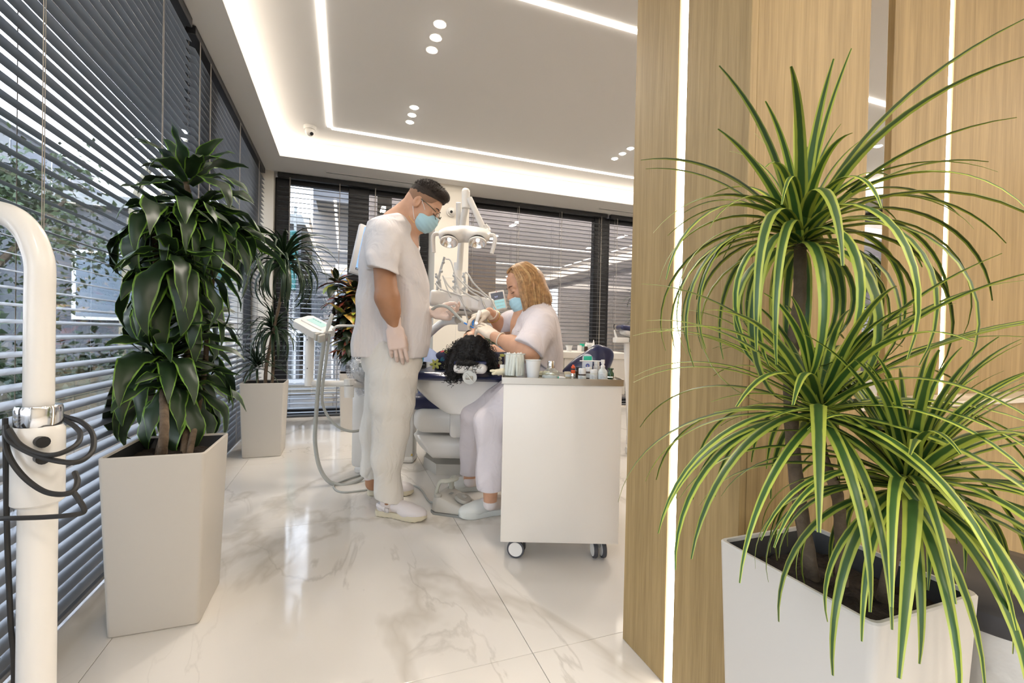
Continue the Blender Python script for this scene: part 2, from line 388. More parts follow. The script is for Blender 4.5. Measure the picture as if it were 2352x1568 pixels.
# LED line: a rectangle of recessed profile
t = thing('led_line', 'slim white recessed light line running in a rectangle round the tray ceiling', 'ceiling light', (2.6, 3.45, ZC))
def ledbar(lo, hi):
    b_ = BM(); box(b_, [(a+b)/2 for a, b in zip(lo, hi)], [b-a for a, b in zip(lo, hi)], .002, seg=1); obj('light_bar', b_, led, t)
ledbar((-.18, .0, ZC-.008), (-.145, 4.53, ZC)); ledbar((-.145, 4.535, ZC-.008), (5.43, 4.57, ZC))
ledbar((.30, 2.375, ZC-.008), (5.395, 2.41, ZC)); ledbar((5.395, .0, ZC-.008), (5.43, 4.53, ZC))
ledbar((-.145, .0, ZC-.008), (5.395, .035, ZC))
pos = {0: 'left', 1: 'middle', 2: 'right'}
proto = None
for k, x in enumerate(SPOTX):
    for q, ys in enumerate(SPOTY):
        for y in ys:
            if k == 2 and q == 1: continue
            if proto is None:
                proto = thing('ceiling_downlight', '', 'downlight', (x, y, ZC))
                b_ = BM(); lathe(b_, [(.030, -.002), (.040, -.004), (.041, 0)], Matrix.Translation((x, y, ZC)), 20, ends=False); obj('trim_ring', b_, white_plastic, proto)
                b_ = BM(); lathe(b_, [(.0, -.012), (.020, -.010), (.033, -.001), (.033, .002)], Matrix.Translation((x, y, ZC)), 20); obj('lens', b_, mat('lens_glow', (1, 1, 1), .5, emit=(1, .96, .9), strength=20), proto)
                d = proto
            else: d = copy_tree(proto)
            d.location = (x, y, ZC)
            d['group'] = 'ceiling downlights in threes'
            d['label'] = '%s downlight of the ceiling row %s' % (('near', 'middle', 'far')[ys.index(y)], (('of three nearest the camera' if q == 0 else "of three above the dentist's head") if k == 0 else
                          (('hidden behind the wood column' if q == 0 else 'of three left of the wood column') if k == 1 else 'seen through the gap between wood panels')))
# cctv domes
def cctv(loc, axis, label, look):
    t = thing('security_camera', label, 'security camera', loc)
    M = look_frame(loc, axis)
    b_ = BM(); lathe(b_, [(.055, 0), (.055, .02), (.05, .03)], M, 24); obj('base', b_, white_plastic, t)
    b_ = BM(); ball(b_, None, .043, 20, M @ Matrix.Translation((0, 0, .045))); obj('eyeball', b_, white_plastic, t)
    c = M @ Vector((0, 0, .045)); lk = Vector(look).normalized()
    b_ = BM(); cyl(b_, c+lk*.03, c+lk*.046, .016, .015, 16); obj('lens', b_, black_plastic, t)
cctv((-.33, 4.60, ZC), (0, 0, -1), 'small white dome camera on the ceiling near the cove corner', (.35, -.6, -.6))
# ---- left window wall
slab('wall_left', (XL-.45, YN-.3, 2.62), (XL-.02, YB+.35, 3.0), black_alu)
def win_frame(nm, M, w, h, mull=(), bar=.055, parent_kind='structure', depth=.07):
    """frame in the XZ plane of M, x in 0..w"""
    root = None
    b_ = BM()
    for x in (0, w): box(b_, (x, 0, h/2), (bar*1.3, depth, h), .004, M, 1)
    box(b_, (w/2, 0, bar*.8), (w, depth, bar*1.6), .004, M, 1); box(b_, (w/2, 0, h-bar*.5), (w, depth, bar), .004, M, 1)
    root = obj(nm, b_, black_alu); tag(root, kind='structure')
    xs = [0]+[q for q, _ in mull]+[w]
    for q, ww in mull:
        b_ = BM(); box(b_, (q, -.005, h/2), (ww, depth+.02, h), .005, M, 1); obj('mullion', b_, black_alu, root)
    for a, b in zip(xs[:-1], xs[1:]):
        b_ = BM(); box(b_, ((a+b)/2, .0, h/2), (b-a, .006, h-.06), 0, M); obj('pane', b_, glass_pane, root, smooth=False)
    return root
ML = frame((XL-.13, YN, 0), (0, 1, 0), (-1, 0, 0), (0, 0, 1))
win_frame('window_1', ML, YB-YN-.02, 2.62, [(1.9, .12), (4.3, .12), (7.3, .16)])
MB_ = frame((-.72, YB+.13, 0), (1, 0, 0), (0, 1, 0), (0, 0, 1))
win_frame('window_2', MB_, XR+.72, 2.62, [(.06, .13), (.845, .225), (1.6, .2), (4.05, .24), (5.9, .2)])
MR = frame((XR+.05, YB, 0), (0, -1, 0), (1, 0, 0), (0, 0, 1))
win_frame('window_3', MR, YB-YN, 2.62, [(2.2, .2), (5.0, .2)])
slab('wall_back', (-1.05, YB-.02, 0), (-.735, YB+.30, ZS), paint)
slab('wall_right', (XR+.1, YN, 2.58), (XR+.3, YB, 3.0), black_alu)
slab('wall_near', (XL-.4, YN-.3, 0), (XR+.3, YN, 3.0), paint)
slab('baseboard_back', (-.735, YB-.035, 0), (XR, YB+.02, .02), marble)
slab('baseboard_left', (XL-.10, YN, 0), (XL-.045, YB-.02, .02), mat('dark_sill', (.12, .12, .12), .5))
# white pier on the back wall, with its tile joints
pier = slab('wall_pier', (.93, 5.13, 0), (1.32, YB+.2, ZS), paint)
b_ = BM(); box(b_, (1.12, 5.128, 1.60), (.38, .003, .004)); box(b_, (1.19, 5.128, .8), (.004, .003, 2.2)); obj('joint', b_, white_plastic, pier, smooth=False)
cctv(W(1033, 492, 4.75) if False else (1.105, 5.13, 2.34), (0, -1, 0), 'small white dome camera high on the white pier', (-.25, -.9, -.35))
# ---- venetian blinds
def slat_mesh(L, wd):
    me = bpy.data.meshes.new('slat'); b_ = BM(); n = 5; rs = []
    for sgn in (-1, 1):
        ring = []
        for k in range(n):
            u = (k/(n-1)-.5)*wd; zc = .0028*(1-(2*k/(n-1)-1)**2)
            ring.append((u, zc))
        rs.append(ring)
    top = [(u, z+.0003) for u, z in rs[0]]; bot = [(u, z-.0003) for u, z in rs[0]][::-1]
    prof = top+bot
    rings(b_, [[Vector((0, u, z)) for u, z in prof], [Vector((L, u, z)) for u, z in prof]])
    bmesh.ops.recalc_face_normals(b_, faces=b_.faces[:]); b_.to_mesh(me); b_.free(); me.materials.append(slat_mat)
    for p in me.polygons: p.use_smooth = True
    me.set_sharp_from_angle(angle=R(60)); return me
def blind(label, origin, ang, L, pitch, wd, tilt, cords, ztop=2.60, zbot=.05):
    """slats run along local x; local +y is the outside"""
    t = thing('venetian_blind', label, 'blind', origin)
    T = Matrix.Rotation(ang, 4, 'Z'); O = Vector(origin)
    def P(x, y, z): return O + T.to_3x3() @ Vector((x, y, z))
    Mx = Matrix.Translation(O) @ T
    b_ = BM(); box(b_, (L/2, 0, ztop+.02), (L, .055, .05), .003, Mx, 1); obj('head_rail', b_, black_alu, t)
    b_ = BM(); box(b_, (L/2, 0, zbot-.012), (L, wd, .014), .004, Mx, 1); obj('bottom_rail', b_, slat_mat, t)
    me = slat_mesh(L, wd); n = int((ztop-zbot-.03)/pitch)
    for k in range(n):
        s = bpy.data.objects.new('slat', me); C.objects.link(s); s.parent = t
        s.location = (0, 0, zbot+.02+k*pitch)
        s.rotation_euler = (Matrix.Rotation(ang, 3, 'Z') @ Matrix.Rotation(tilt+random.gauss(0, .006), 3, 'X')).to_euler()
    for x in cords:
        for yy in (-wd/2-.002, wd/2+.002):
            b_ = BM(); box(b_, (x, yy, (ztop+zbot)/2), (.004, .0008, ztop-zbot), 0, Mx); obj('ladder_tape', b_, cord_mat, t, smooth=False)
        b_ = BM(); cyl(b_, P(x+.006, -wd/2-.004, zbot), P(x+.006, -wd/2-.004, ztop), .0012, seg=5); obj('lift_cord', b_, cord_mat, t)
    return t
AL = math.pi/2      # left wall: x' -> +Y, y' -> -X (outside)
blind('grey slatted blind along the left window, in front of the bent white pole', (XL, -.55, 0), AL, 3.52, .0446, .0507, R(13), (.4, 1.25, 2.22, 3.1))
blind('grey slatted blind at the far end of the left window, behind the dark palm', (XL, 3.03, 0), AL, 2.36, .0446, .0507, R(13), (.08, .3, 1.15, 2.0))
blind('grey slatted blind on the back window left of the white pier', (-.70, YB, 0), 0, 1.60, .0517, .055, R(6), (.12, .62, 1.0, 1.5))
blind('grey slatted blind on the back window right of the white pier', (1.35, YB, 0), 0, 2.0, .0517, .055, R(6), (.1, .7, 1.3, 1.9))
blind('grey slatted blind on the back window next to the wood column edge', (3.40, YB, 0), 0, 2.3, .0517, .055, R(6), (.1, .8, 1.4, 2.1))
# ---- wood column with LED channel, low wall with ledge, upper wood panel
col = thing('wood_column', 'floor to ceiling oak column with a glowing vertical light channel facing the clinic', 'column', (1.04, 1.0, 0))
def part(nm, lo, hi, mt, parent, bev=.0015):
    b_ = BM(); box(b_, [(a+b)/2 for a, b in zip(lo, hi)], [b-a for a, b in zip(lo, hi)], bev, seg=1); return obj(nm, b_, mt, parent)
CX = .841
part('wood_panel', (CX, 1.025, .0), (CX+.02, 1.222, ZC), oak, col); part('wood_panel', (CX, .785, .0), (CX+.02, .992, ZC), oak, col)
part('wood_panel', (CX+.02, .785, .0), (1.234, .805, ZC), oak, col); part('wood_panel', (CX+.02, 1.202, .0), (1.234, 1.222, ZC), oak, col)
part('wood_panel', (1.214, .805, .0), (1.234, 1.202, ZC), oak, col)
part('light_channel', (CX+.006, .992, .0), (CX+.03, 1.025, ZC), led, col)
low = thing('low_wood_wall', 'waist high oak wall with a pale ledge behind the striped spiky plant', 'partition', (2.3, .9, 0))
part('wood_panel', (1.236, .80, 0), (3.4, .82, .775), oak, low); part('ledge', (1.236, .79, .775), (3.4, .99, .79), mat('pale_ledge', (.66, .58, .46), .3), low)
part('wood_panel', (1.236, .97, 0), (3.4, .99, .775), oak, low); 
upp = thing('wood_screen', 'tall oak screen with a glowing vertical light strip standing on the ledge at right', 'partition', (2.1, .95, .79))
part('wood_panel', (1.545, .915, .79), (1.815, .935, ZC), oak, upp); part('wood_panel', (1.842, .915, .79), (2.32, .935, ZC), oak, upp)
part('light_strip', (1.815, .920, .79), (1.842, .934, ZC), led, upp)
upp2 = thing('wood_screen', 'plain oak screen at the far right edge beyond the lit screen', 'partition', (2.8, .95, .79))
part('wood_panel', (2.40, .915, .79), (3.3, .975, ZC), oak, upp2)
# ---- outside
slab('ground', (-40, -30, -.55), (30, 60, -.35), mat('paving', (.06, .06, .06), .8, var=.15, vscale=2))
grd = slab('pavement', (-12, 5.8, -.36), (.4, 11, -.1), mat('pale_paving', (.14, .14, .14), .8, var=.12, vscale=3))
b_ = BM(); box(b_, (3.4, 6.9, 1.6), (6.0, .3, 4.4)); box(b_, (.45, 9.2, 1.6), (.3, 4.9, 4.4)); box(b_, (8.2, 2.5, 2.4), (.3, 16, 6.0)); wn = obj('wall_neighbour', b_, mat('neighbour_render', (.22, .165, .13), .85, var=.12, vscale=1.5), smooth=False); tag(wn, kind='structure')
def building(label, x0, x1, y0, y1, h, face, nx, nz, wall_m, glass_m, z0=-.4, win=(1.2, 1.4)):
    t = thing('building', label, 'building', ((x0+x1)/2, (y0+y1)/2, z0))
    b_ = BM(); box(b_, ((x0+x1)/2, (y0+y1)/2, z0+h/2), (x1-x0, y1-y0, h)); wl = obj('facade', b_, wall_m, t, smooth=False)
    b_ = BM(); box(b_, ((x0+x1)/2, (y0+y1)/2, z0+h+.1), (x1-x0+.4, y1-y0+.4, .25)); obj('roof', b_, mid_grey, t, smooth=False)
    for i in range(nx):
        for k in range(nz):
            z = z0+1.6+k*3.0
            if face == 'x':   # faces +x
                y = y0+(i+.5)*(y1-y0)/nx; c = (x1+.03, y, z+win[1]/2); s = (.08, win[0]+.16, win[1]+.16); s2 = (.10, win[0], win[1])
            else:
                x = x0+(i+.5)*(x1-x0)/nx; c = (x, y0-.03, z+win[1]/2); s = (win[0]+.16, .08, win[1]+.16); s2 = (win[0], .10, win[1])
            b_ = BM(); box(b_, c, s); f = obj('window', b_, white_plastic, t, smooth=False)
            b_ = BM(); box(b_, c, s2); obj('pane', b_, glass_m, f, smooth=False)
            if k and i % 2 == 0:
                b_ = BM()
                if face == 'x': box(b_, (x1+.5, c[1], z-.15), (1.0, win[0]+1, .12)); box(b_, (x1+1.0, c[1], z+.35), (.04, win[0]+1, .9))
                else: box(b_, (c[0], y0-.5, z-.15), (win[0]+1, 1.0, .12)); box(b_, (c[0], y0-1.0, z+.35), (win[0]+1, .04, .9))
                obj('balcony', b_, wall_m, t, smooth=False)
    return t
dk = mat('dark_window', (.03, .04, .05), .1)
building('pale apartment block with balconies far across the street left', -32, -20, 32, 46, 14, 'x', 5, 4, mat('pale_render', (.13, .14, .16), .8, var=.08, vscale=.6), dk)
building('grey apartment block seen past the left window corner', -24, -13, 17, 31, 9.5, 'x', 5, 3, mat('grey_render', (.12, .13, .15), .8, var=.08, vscale=.6), dk)
building('grey concrete block with large windows behind the back left window', -.8, 9, 12.5, 20, 8.5, 'y', 4, 3, mat('concrete', (.11, .115, .125), .85, var=.15, vscale=1), mat('pale_window', (.18, .22, .26), .2))
building('low grey wing of the concrete block behind the turquoise netting', -9, -1.1, 13, 18, 4.1, 'y', 3, 1, MATS['concrete'], MATS['pale_window'])
t = thing('scaffold_net', 'turquoise netting hung on the building outside the back left window', 'netting', (-1.6, 11.4, 2.2))
b_ = BM()
for k in range(9):
    tube(b_, [(-2.5+k*.17, 11.4+.06*math.sin(k*2.1), 3.6-.1*k*.5), (-2.47+k*.17, 11.5, 2.8), (-2.5+k*.17, 11.4, 2.0+.12*math.sin(k*3))], .085, 6)
for xx in (-2.55, -1.1):
    b2_ = BM(); cyl(b2_, (xx, 11.5, -.4), (xx, 11.5, 3.8), .03, seg=8); obj('pole', b2_, mid_grey, t)
obj('net', b_, mat('turquoise_net', (.02, .16, .15), .7), t)
t = thing('railing', 'white metal railing outside the low back left window', 'railing', (-1.2, 8.6, -.1))
b_ = BM()
for z in (.1, .95): box(b_, (-1.3, 8.6, z), (2.4, .04, .05))
obj('rail', b_, white_plastic, t, smooth=False)
for k in range(16):
    b_ = BM(); box(b_, (-2.45+k*.15, 8.6, .45), (.035, .03, 1.05)); obj('baluster', b_, white_plastic, t, smooth=False)
t = thing('bench_stack', 'wooden slats lying outside the back left window', 'bench', (-.6, 7.3, -.1))
for k in range(5):
    b_ = BM(); box(b_, (-.7+k*.05, 6.9+k*.28, .1), (1.6, .12, .04), .005, Matrix.Rotation(.0, 4, 'Z')); obj('slat', b_, mat('grey_timber', (.12, .10, .07), .7), t)
b_ = BM(); box(b_, (-1.2, 7.4, .0), (.1, 1.4, .17)); box(b_, (-.2, 7.4, .0), (.1, 1.4, .17)); obj('beam', b_, mat('grey_timber', (.12, .10, .07), .7), t)
t = thing('arched_canopy', 'pale arched canopy frame outside high in the back left window', 'canopy', (-2.4, 10, -.1))
for yy in (9.6, 10.6):
    b_ = BM(); tube(b_, [(-3.6, yy, -.1), (-3.4, yy, 3.2), (-2.7, yy, 4.2), (-2.1, yy, 4.4), (-1.7, yy, 3.4), (-1.35, yy, 2.2), (-1.2, yy, -.1)], .06, 8); obj('arch', b_, mat('cream_paint', (.35, .30, .2), .6), t)
b_ = BM(); tube(b_, [(-1.45, 9.6, 2.6), (-1.45, 10.6, 2.6)], .04, 6); tube(b_, [(-2.7, 9.6, 4.2), (-2.7, 10.6, 4.2)], .04, 6); obj('tie', b_, MATS['cream_paint'], t)
def tree(label, x, y, h, r, n, hue):
    t = thing('street_tree', label, 'tree', (x, y, -.4))
    b_ = BM(); tube(b_, [(x, y, -.4), (x+.05, y, h*.3), (x, y+.1, h*.62)], lambda s: .13*(1-.5*s), 8)
    for k in range(6):
        a = k*1.05; tube(b_, [(x, y, h*.35+k*.1), (x+.5*r*math.cos(a), y+.5*r*math.sin(a), h*.6), (x+.8*r*math.cos(a), y+.8*r*math.sin(a), h*.75)], lambda s: .06*(1-.7*s)+.008, 5)
    obj('trunk', b_, bark, t)
    rs = np.random.RandomState(int(abs(x*10+y*7)) % 1000); V = []; F = []
    blobs = [(x+rs.normal(0, r*.45), y+rs.normal(0, r*.45), h*(.35+.6*rs.rand())) for _ in range(26)]
    for k in range(n):
        c = blobs[rs.randint(len(blobs))]; p = np.array(c)+rs.normal(0, r*.17, 3)
        a = rs.normal(0, 1, 3); a /= np.linalg.norm(a); b = np.cross(a, rs.normal(0, 1, 3)); b /= np.linalg.norm(b)+1e-9; s = .03+.045*rs.rand()
        i = len(V); V += [p-a*s, p+b*s*.5, p+a*s, p-b*s*.5]; F.append((i, i+1, i+2, i+3))
    me = bpy.data.meshes.new('foliage'); me.from_pydata([tuple(v) for v in V], [], F); o = link_mesh('foliage', me, mat('tree_leaf_%s' % hue, {'a': (.022, .040, .014), 'b': (.040, .065, .018)}[hue], .6, var=.5, vscale=2), t); o['kind'] = 'stuff'
tree('green street tree outside the left window, behind the bent white pole', -4.6, 1.9, 4.3, 1.7, 20000, 'b')
tree('darker green street tree outside the left window behind the broad leaved plant', -7.6, 6.2, 4.6, 1.8, 20000, 'a')
tree('street tree outside at the far left edge', -5.2, -2.6, 4.2, 1.5, 7000, 'a')
tree('distant green tree beyond the corner of the left window', -5.5, 9.5, 4.0, 1.5, 6000, 'b')
t = thing('hedge', 'low dark green hedge outside the left window', 'hedge', (-3.2, 2.5, -.4))
rs = np.random.RandomState(3); V = []; F = []
for k in range(16000):
    p = np.array([-3.3+rs.normal(0, .25), rs.uniform(-3, 9), -.35+abs(rs.normal(0, .45))]); a = rs.normal(0, 1, 3); a /= np.linalg.norm(a); b = np.cross(a, rs.normal(0, 1, 3)); b /= np.linalg.norm(b)+1e-9; s = .04+.04*rs.rand(); i = len(V); V += [p-a*s, p+b*s*.5, p+a*s, p-b*s*.5]; F.append((i, i+1, i+2, i+3))
me = bpy.data.meshes.new('foliage'); me.from_pydata([tuple(v) for v in V], [], F); link_mesh('foliage', me, MATS['tree_leaf_a'], t)['kind'] = 'stuff'
# parked car with a red tail lamp
t = thing('parked_car', 'dark parked car with a red tail lamp outside the left window', 'car', (-10.5, 3.4, -.35))
MC = frame((-10.5, 3.4, -.35), (0, 1, 0), (-1, 0, 0), (0, 0, 1))
prof = [(-2.1, .25), (-2.1, .75), (-1.95, .95), (-1.2, 1.0), (-.6, 1.42), (.8, 1.45), (1.5, 1.0), (2.05, .85), (2.15, .3)]
b_ = BM(); prism(b_, prof, MC @ frame((0, -.85, 0), (1, 0, 0), (0, 0, 1), (0, 1, 0)), 1.7); bevel_all(b_, .06); obj('body', b_, mat('car_paint', (.04, .045, .055), .2, coat=1), t)
for x in (-1.3, 1.35):
    for y in (-.86, .86):
        b_ = BM(); cyl(b_, MC @ Vector((x, y-.1, .32)), MC @ Vector((x, y+.1, .32)), .32, seg=20); obj('wheel', b_, black_plastic, t)
b_ = BM(); box(b_, (-2.1, -.6, .78), (.06, .35, .14), .01, MC); box(b_, (-2.1, .6, .78), (.06, .35, .14), .01, MC); obj('tail_lamp', b_, mat('tail_red', (.6, .01, .01), .3, emit=(1, .02, .01), strength=1.5), t)
b_ = BM(); prism(b_, [(-1.1, 1.02), (-.58, 1.38), (.75, 1.40), (1.3, 1.03)], MC @ frame((0, -.862, 0), (1, 0, 0), (0, 0, 1), (0, 1, 0)), .01); obj('side_window', b_, dk, t)
# ------------------------------------------------------------------ signed distance modelling (bodies, cloth, moulded shells)
class Field:
    def __init__(s, lo, hi, h):
        s.lo = np.array(lo, dtype=np.float32); s.h = h
        s.n = [int(math.ceil((b-a)/h))+1 for a, b in zip(lo, hi)]
        s.D = np.full(s.n, .5, dtype=np.float32)
    def sub(s, lo, hi):
        a = [max(0, int(math.floor((l-o)/s.h))) for l, o in zip(lo, s.lo)]
        b = [min(n, int(math.ceil((u-o)/s.h))+1) for u, o, n in zip(hi, s.lo, s.n)]
        if any(y-x < 2 for x, y in zip(a, b)): return None, None
        sl = tuple(slice(x, y) for x, y in zip(a, b))
        ax = [s.lo[i]+s.h*np.arange(a[i], b[i], dtype=np.float32) for i in range(3)]
        X, Y, Z_ = np.meshgrid(*ax, indexing='ij', sparse=True)
        return sl, (X, Y, Z_)
    def put(s, d, sl, k, op='u'):
        o = s.D[sl]
        if op == 'u':
            if k > 0:
                hh = np.clip(.5+.5*(o-d)/k, 0, 1); s.D[sl] = o*(1-hh)+d*hh-k*hh*(1-hh)
            else: s.D[sl] = np.minimum(o, d)
        elif op == 's':
            d = -d
            if k > 0:
                hh = np.clip(.5-.5*(o-d)/k, 0, 1); s.D[sl] = o*(1-hh)+d*hh+k*hh*(1-hh)
            else: s.D[sl] = np.maximum(o, d)
        elif op == 'i': s.D[sl] = np.maximum(o, d)
    def cap(s, p0, r0, p1, r1, k=.02, op='u', flat=None):
        """tapered capsule; flat=(axis, factor) squashes the section along an axis"""
        p0 = np.array(p0, dtype=np.float32); p1 = np.array(p1, dtype=np.float32); m = max(r0, r1)*(max(1, flat[1]) if flat else 1)+k+2*s.h
        sl, G = s.sub(np.minimum(p0, p1)-m, np.maximum(p0, p1)+m)
        if sl is None: return s
        v = [g-p0[i] for i, g in enumerate(G)]; ab = p1-p0; L2 = float(ab@ab)+1e-12
        t = np.clip((v[0]*ab[0]+v[1]*ab[1]+v[2]*ab[2])/L2, 0, 1)
        q = [v[i]-t*ab[i] for i in range(3)]
        if flat:
            a = np.array(Vector(flat[0]).normalized()); dt = q[0]*a[0]+q[1]*a[1]+q[2]*a[2]; c = (1/flat[1]-1)
            q = [q[i]+a[i]*dt*c for i in range(3)]
        d = np.sqrt(q[0]**2+q[1]**2+q[2]**2)-(r0+(r1-r0)*t)
        if flat and flat[1] < 1: d = d*flat[1]
        s.put(d, sl, k, op); return s
    def ell(s, c, r, M=None, k=.02, op='u'):
        """ellipsoid: centre, radii along the axes of M (3 vectors) or the world axes"""
        c = np.array(c, dtype=np.float32); A = [np.array(a, dtype=np.float32) for a in (M if M is not None else ((1, 0, 0), (0, 1, 0), (0, 0, 1)))]
        m = max(r)+k+2*s.h
        if M is None: ext = np.array(r)+k+2*s.h
        else: ext = np.sqrt(sum((A[i]*r[i])**2 for i in range(3)))+k+2*s.h
        sl, G = s.sub(c-ext, c+ext)
        if sl is None: return s
        v = [g-c[i] for i, g in enumerate(G)]; k0 = 0; k1 = 0
        for i in range(3):
            u = v[0]*A[i][0]+v[1]*A[i][1]+v[2]*A[i][2]; k0 = k0+(u/r[i])**2; k1 = k1+(u/r[i]**2)**2
        k0 = np.sqrt(k0); d = k0*(k0-1)/np.sqrt(k1+1e-9)
        s.put(d, sl, k, op); return s
    def rbox(s, c, half, rad, M=None, k=.01, op='u'):
        c = np.array(c, dtype=np.float32); A = [np.array(a, dtype=np.float32) for a in (M if M is not None else ((1, 0, 0), (0, 1, 0), (0, 0, 1)))]
        ext = sum(np.abs(A[i])*half[i] for i in range(3))+k+2*s.h
        sl, G = s.sub(c-ext, c+ext)
        if sl is None: return s
        v = [g-c[i] for i, g in enumerate(G)]; q = []
        for i in range(3): q.append(np.abs(v[0]*A[i][0]+v[1]*A[i][1]+v[2]*A[i][2])-(half[i]-rad))
        d = np.sqrt(sum(np.maximum(x, 0)**2 for x in q))+np.minimum(np.maximum(np.maximum(q[0], q[1]), q[2]), 0)-rad
        s.put(d, sl, k, op); return s
    def stack(s, rows, u, v, k=.02, op='u', p=2.0):
        """vertical loft: rows of (z, cx, cy, a, b): centre and half widths along level axes u, v"""
        rows = sorted(rows); z = np.array([r[0] for r in rows]); R_ = [np.array([r[i] for r in rows]) for i in range(1, 5)]
        m = max(max(r[3], r[4]) for r in rows)+k+2*s.h
        lo = [R_[0].min()-m, R_[1].min()-m, z[0]-k-2*s.h]; hi = [R_[0].max()+m, R_[1].max()+m, z[-1]+k+2*s.h]
        sl, (X, Y, Zg) = s.sub(lo, hi)
        zz = Zg.ravel(); cx, cy, a, b = [np.interp(zz, z, r).astype(np.float32).reshape(1, 1, -1) for r in R_]
        dx, dy = X-cx, Y-cy; U = dx*u[0]+dy*u[1]; V = dx*v[0]+dy*v[1]
        if p == 2: q = np.sqrt((U/a)**2+(V/b)**2)
        else: q = ((np.abs(U)/a)**p+(np.abs(V)/b)**p)**(1/p)
        d = (q-1)*np.minimum(a, b); d = np.maximum(d, np.maximum(z[0]-Zg, Zg-z[-1]))
        s.put(d, sl, k, op); return s
    def plane(s, p, n):          # keep the side opposite to n
        n = Vector(n).normalized(); sl, G = s.sub(s.lo, s.lo+np.array(s.n)*s.h)
        d = (G[0]-p[0])*n.x+(G[1]-p[1])*n.y+(G[2]-p[2])*n.z
        s.D = np.maximum(s.D, d.astype(np.float32)); return s
    def shell(s, t):             # keep only a wall of thickness t inside the surface
        s.D = np.maximum(s.D, -(s.D+t)); return s
    def add(s, fn):
        sl, G = s.sub(s.lo, s.lo+np.array(s.n)*s.h); s.D = s.D+fn(*G).astype(np.float32); return s
    def mesh(s):
        D = s.D; h = s.h; ins = D < 0
        n = D.shape; cs = [ins[i:n[0]-1+i, j:n[1]-1+j, k:n[2]-1+k] for i in (0, 1) for j in (0, 1) for k in (0, 1)]
        sm = sum(c.astype(np.int8) for c in cs); act = (sm > 0) & (sm < 8)
        I, J, K = np.nonzero(act); N = len(I)
        idx = np.full(act.shape, -1, dtype=np.int64); idx[I, J, K] = np.arange(N)
        acc = np.zeros((N, 3)); cnt = np.zeros(N)
        cor = [(i, j, k) for i in (0, 1) for j in (0, 1) for k in (0, 1)]
        for a in range(8):
            for ax in range(3):
                if cor[a][ax] == 0:
                    b = list(cor[a]); b[ax] = 1
                    da = D[I+cor[a][0], J+cor[a][1], K+cor[a][2]]; db = D[I+b[0], J+b[1], K+b[2]]
                    mk = (da < 0) != (db < 0); t = np.where(mk, da/np.where(mk, da-db, 1), 0)
                    P = np.tile(np.array(cor[a], dtype=float), (N, 1)); P[:, ax] += t
                    acc[mk] += P[mk]; cnt += mk
        V = (np.stack([I, J, K], 1)+acc/np.maximum(cnt, 1)[:, None])*h+s.lo
        F = []
        for ax in range(3):
            o = [(0, 0, 0), (0, 0, 0)]
            A = ins[:-1] if ax == 0 else (ins[:, :-1] if ax == 1 else ins[:, :, :-1]); B = ins[1:] if ax == 0 else (ins[:, 1:] if ax == 1 else ins[:, :, 1:])
            x = np.argwhere(A != B); b1, b2 = [(1, 2), (2, 0), (0, 1)][ax]
            ok = (x[:, b1] > 0) & (x[:, b2] > 0) & (x[:, b1] < n[b1]-1) & (x[:, b2] < n[b2]-1); x = x[ok]
            e1 = np.zeros(3, int); e1[b1] = 1; e2 = np.zeros(3, int); e2[b2] = 1
            q = np.stack([idx[tuple((x-e1-e2).T)], idx[tuple((x-e2).T)], idx[tuple(x.T)], idx[tuple((x-e1).T)]], 1)
            fl_ = A[tuple(x.T)]; q[~fl_] = q[~fl_][:, ::-1]; F.append(q)
        return V, np.concatenate(F)
def sdf_obj(name, F, mt, parent=None, smooth_iter=1):
    V, Q = F.mesh()
    for _ in range(smooth_iter):
        s_ = np.zeros_like(V); c_ = np.zeros(len(V))
        for i in range(4):
            a, b = Q[:, i], Q[:, (i+1) % 4]; np.add.at(s_, a, V[b]); np.add.at(c_, a, 1)
        V = V*.5+.5*s_/np.maximum(c_, 1)[:, None]
    me = bpy.data.meshes.new(name); me.vertices.add(len(V)); me.vertices.foreach_set('co', V.astype(np.float32).ravel())
    me.loops.add(len(Q)*4); me.loops.foreach_set('vertex_index', Q.astype(np.int32).ravel())
    me.polygons.add(len(Q)); me.polygons.foreach_set('loop_start', np.arange(0, len(Q)*4, 4, dtype=np.int32)); 
    me.polygons.foreach_set('use_smooth', [True]*len(Q)); me.update(calc_edges=True); me.validate()
    return link_mesh(name, me, mt, parent)
def bounds(pts, m):
    Q = [(p.dot(IR), p.dot(IF), p.z) for p in pts]; lo = [min(q[i] for q in Q) for i in range(3)]; hi = [max(q[i] for q in Q) for i in range(3)]
    P = np.array([list(IR*a+IF*b+Z*c) for a in (lo[0], hi[0]) for b in (lo[1], hi[1]) for c in (lo[2], hi[2])]); return P.min(0)-m, P.max(0)+m

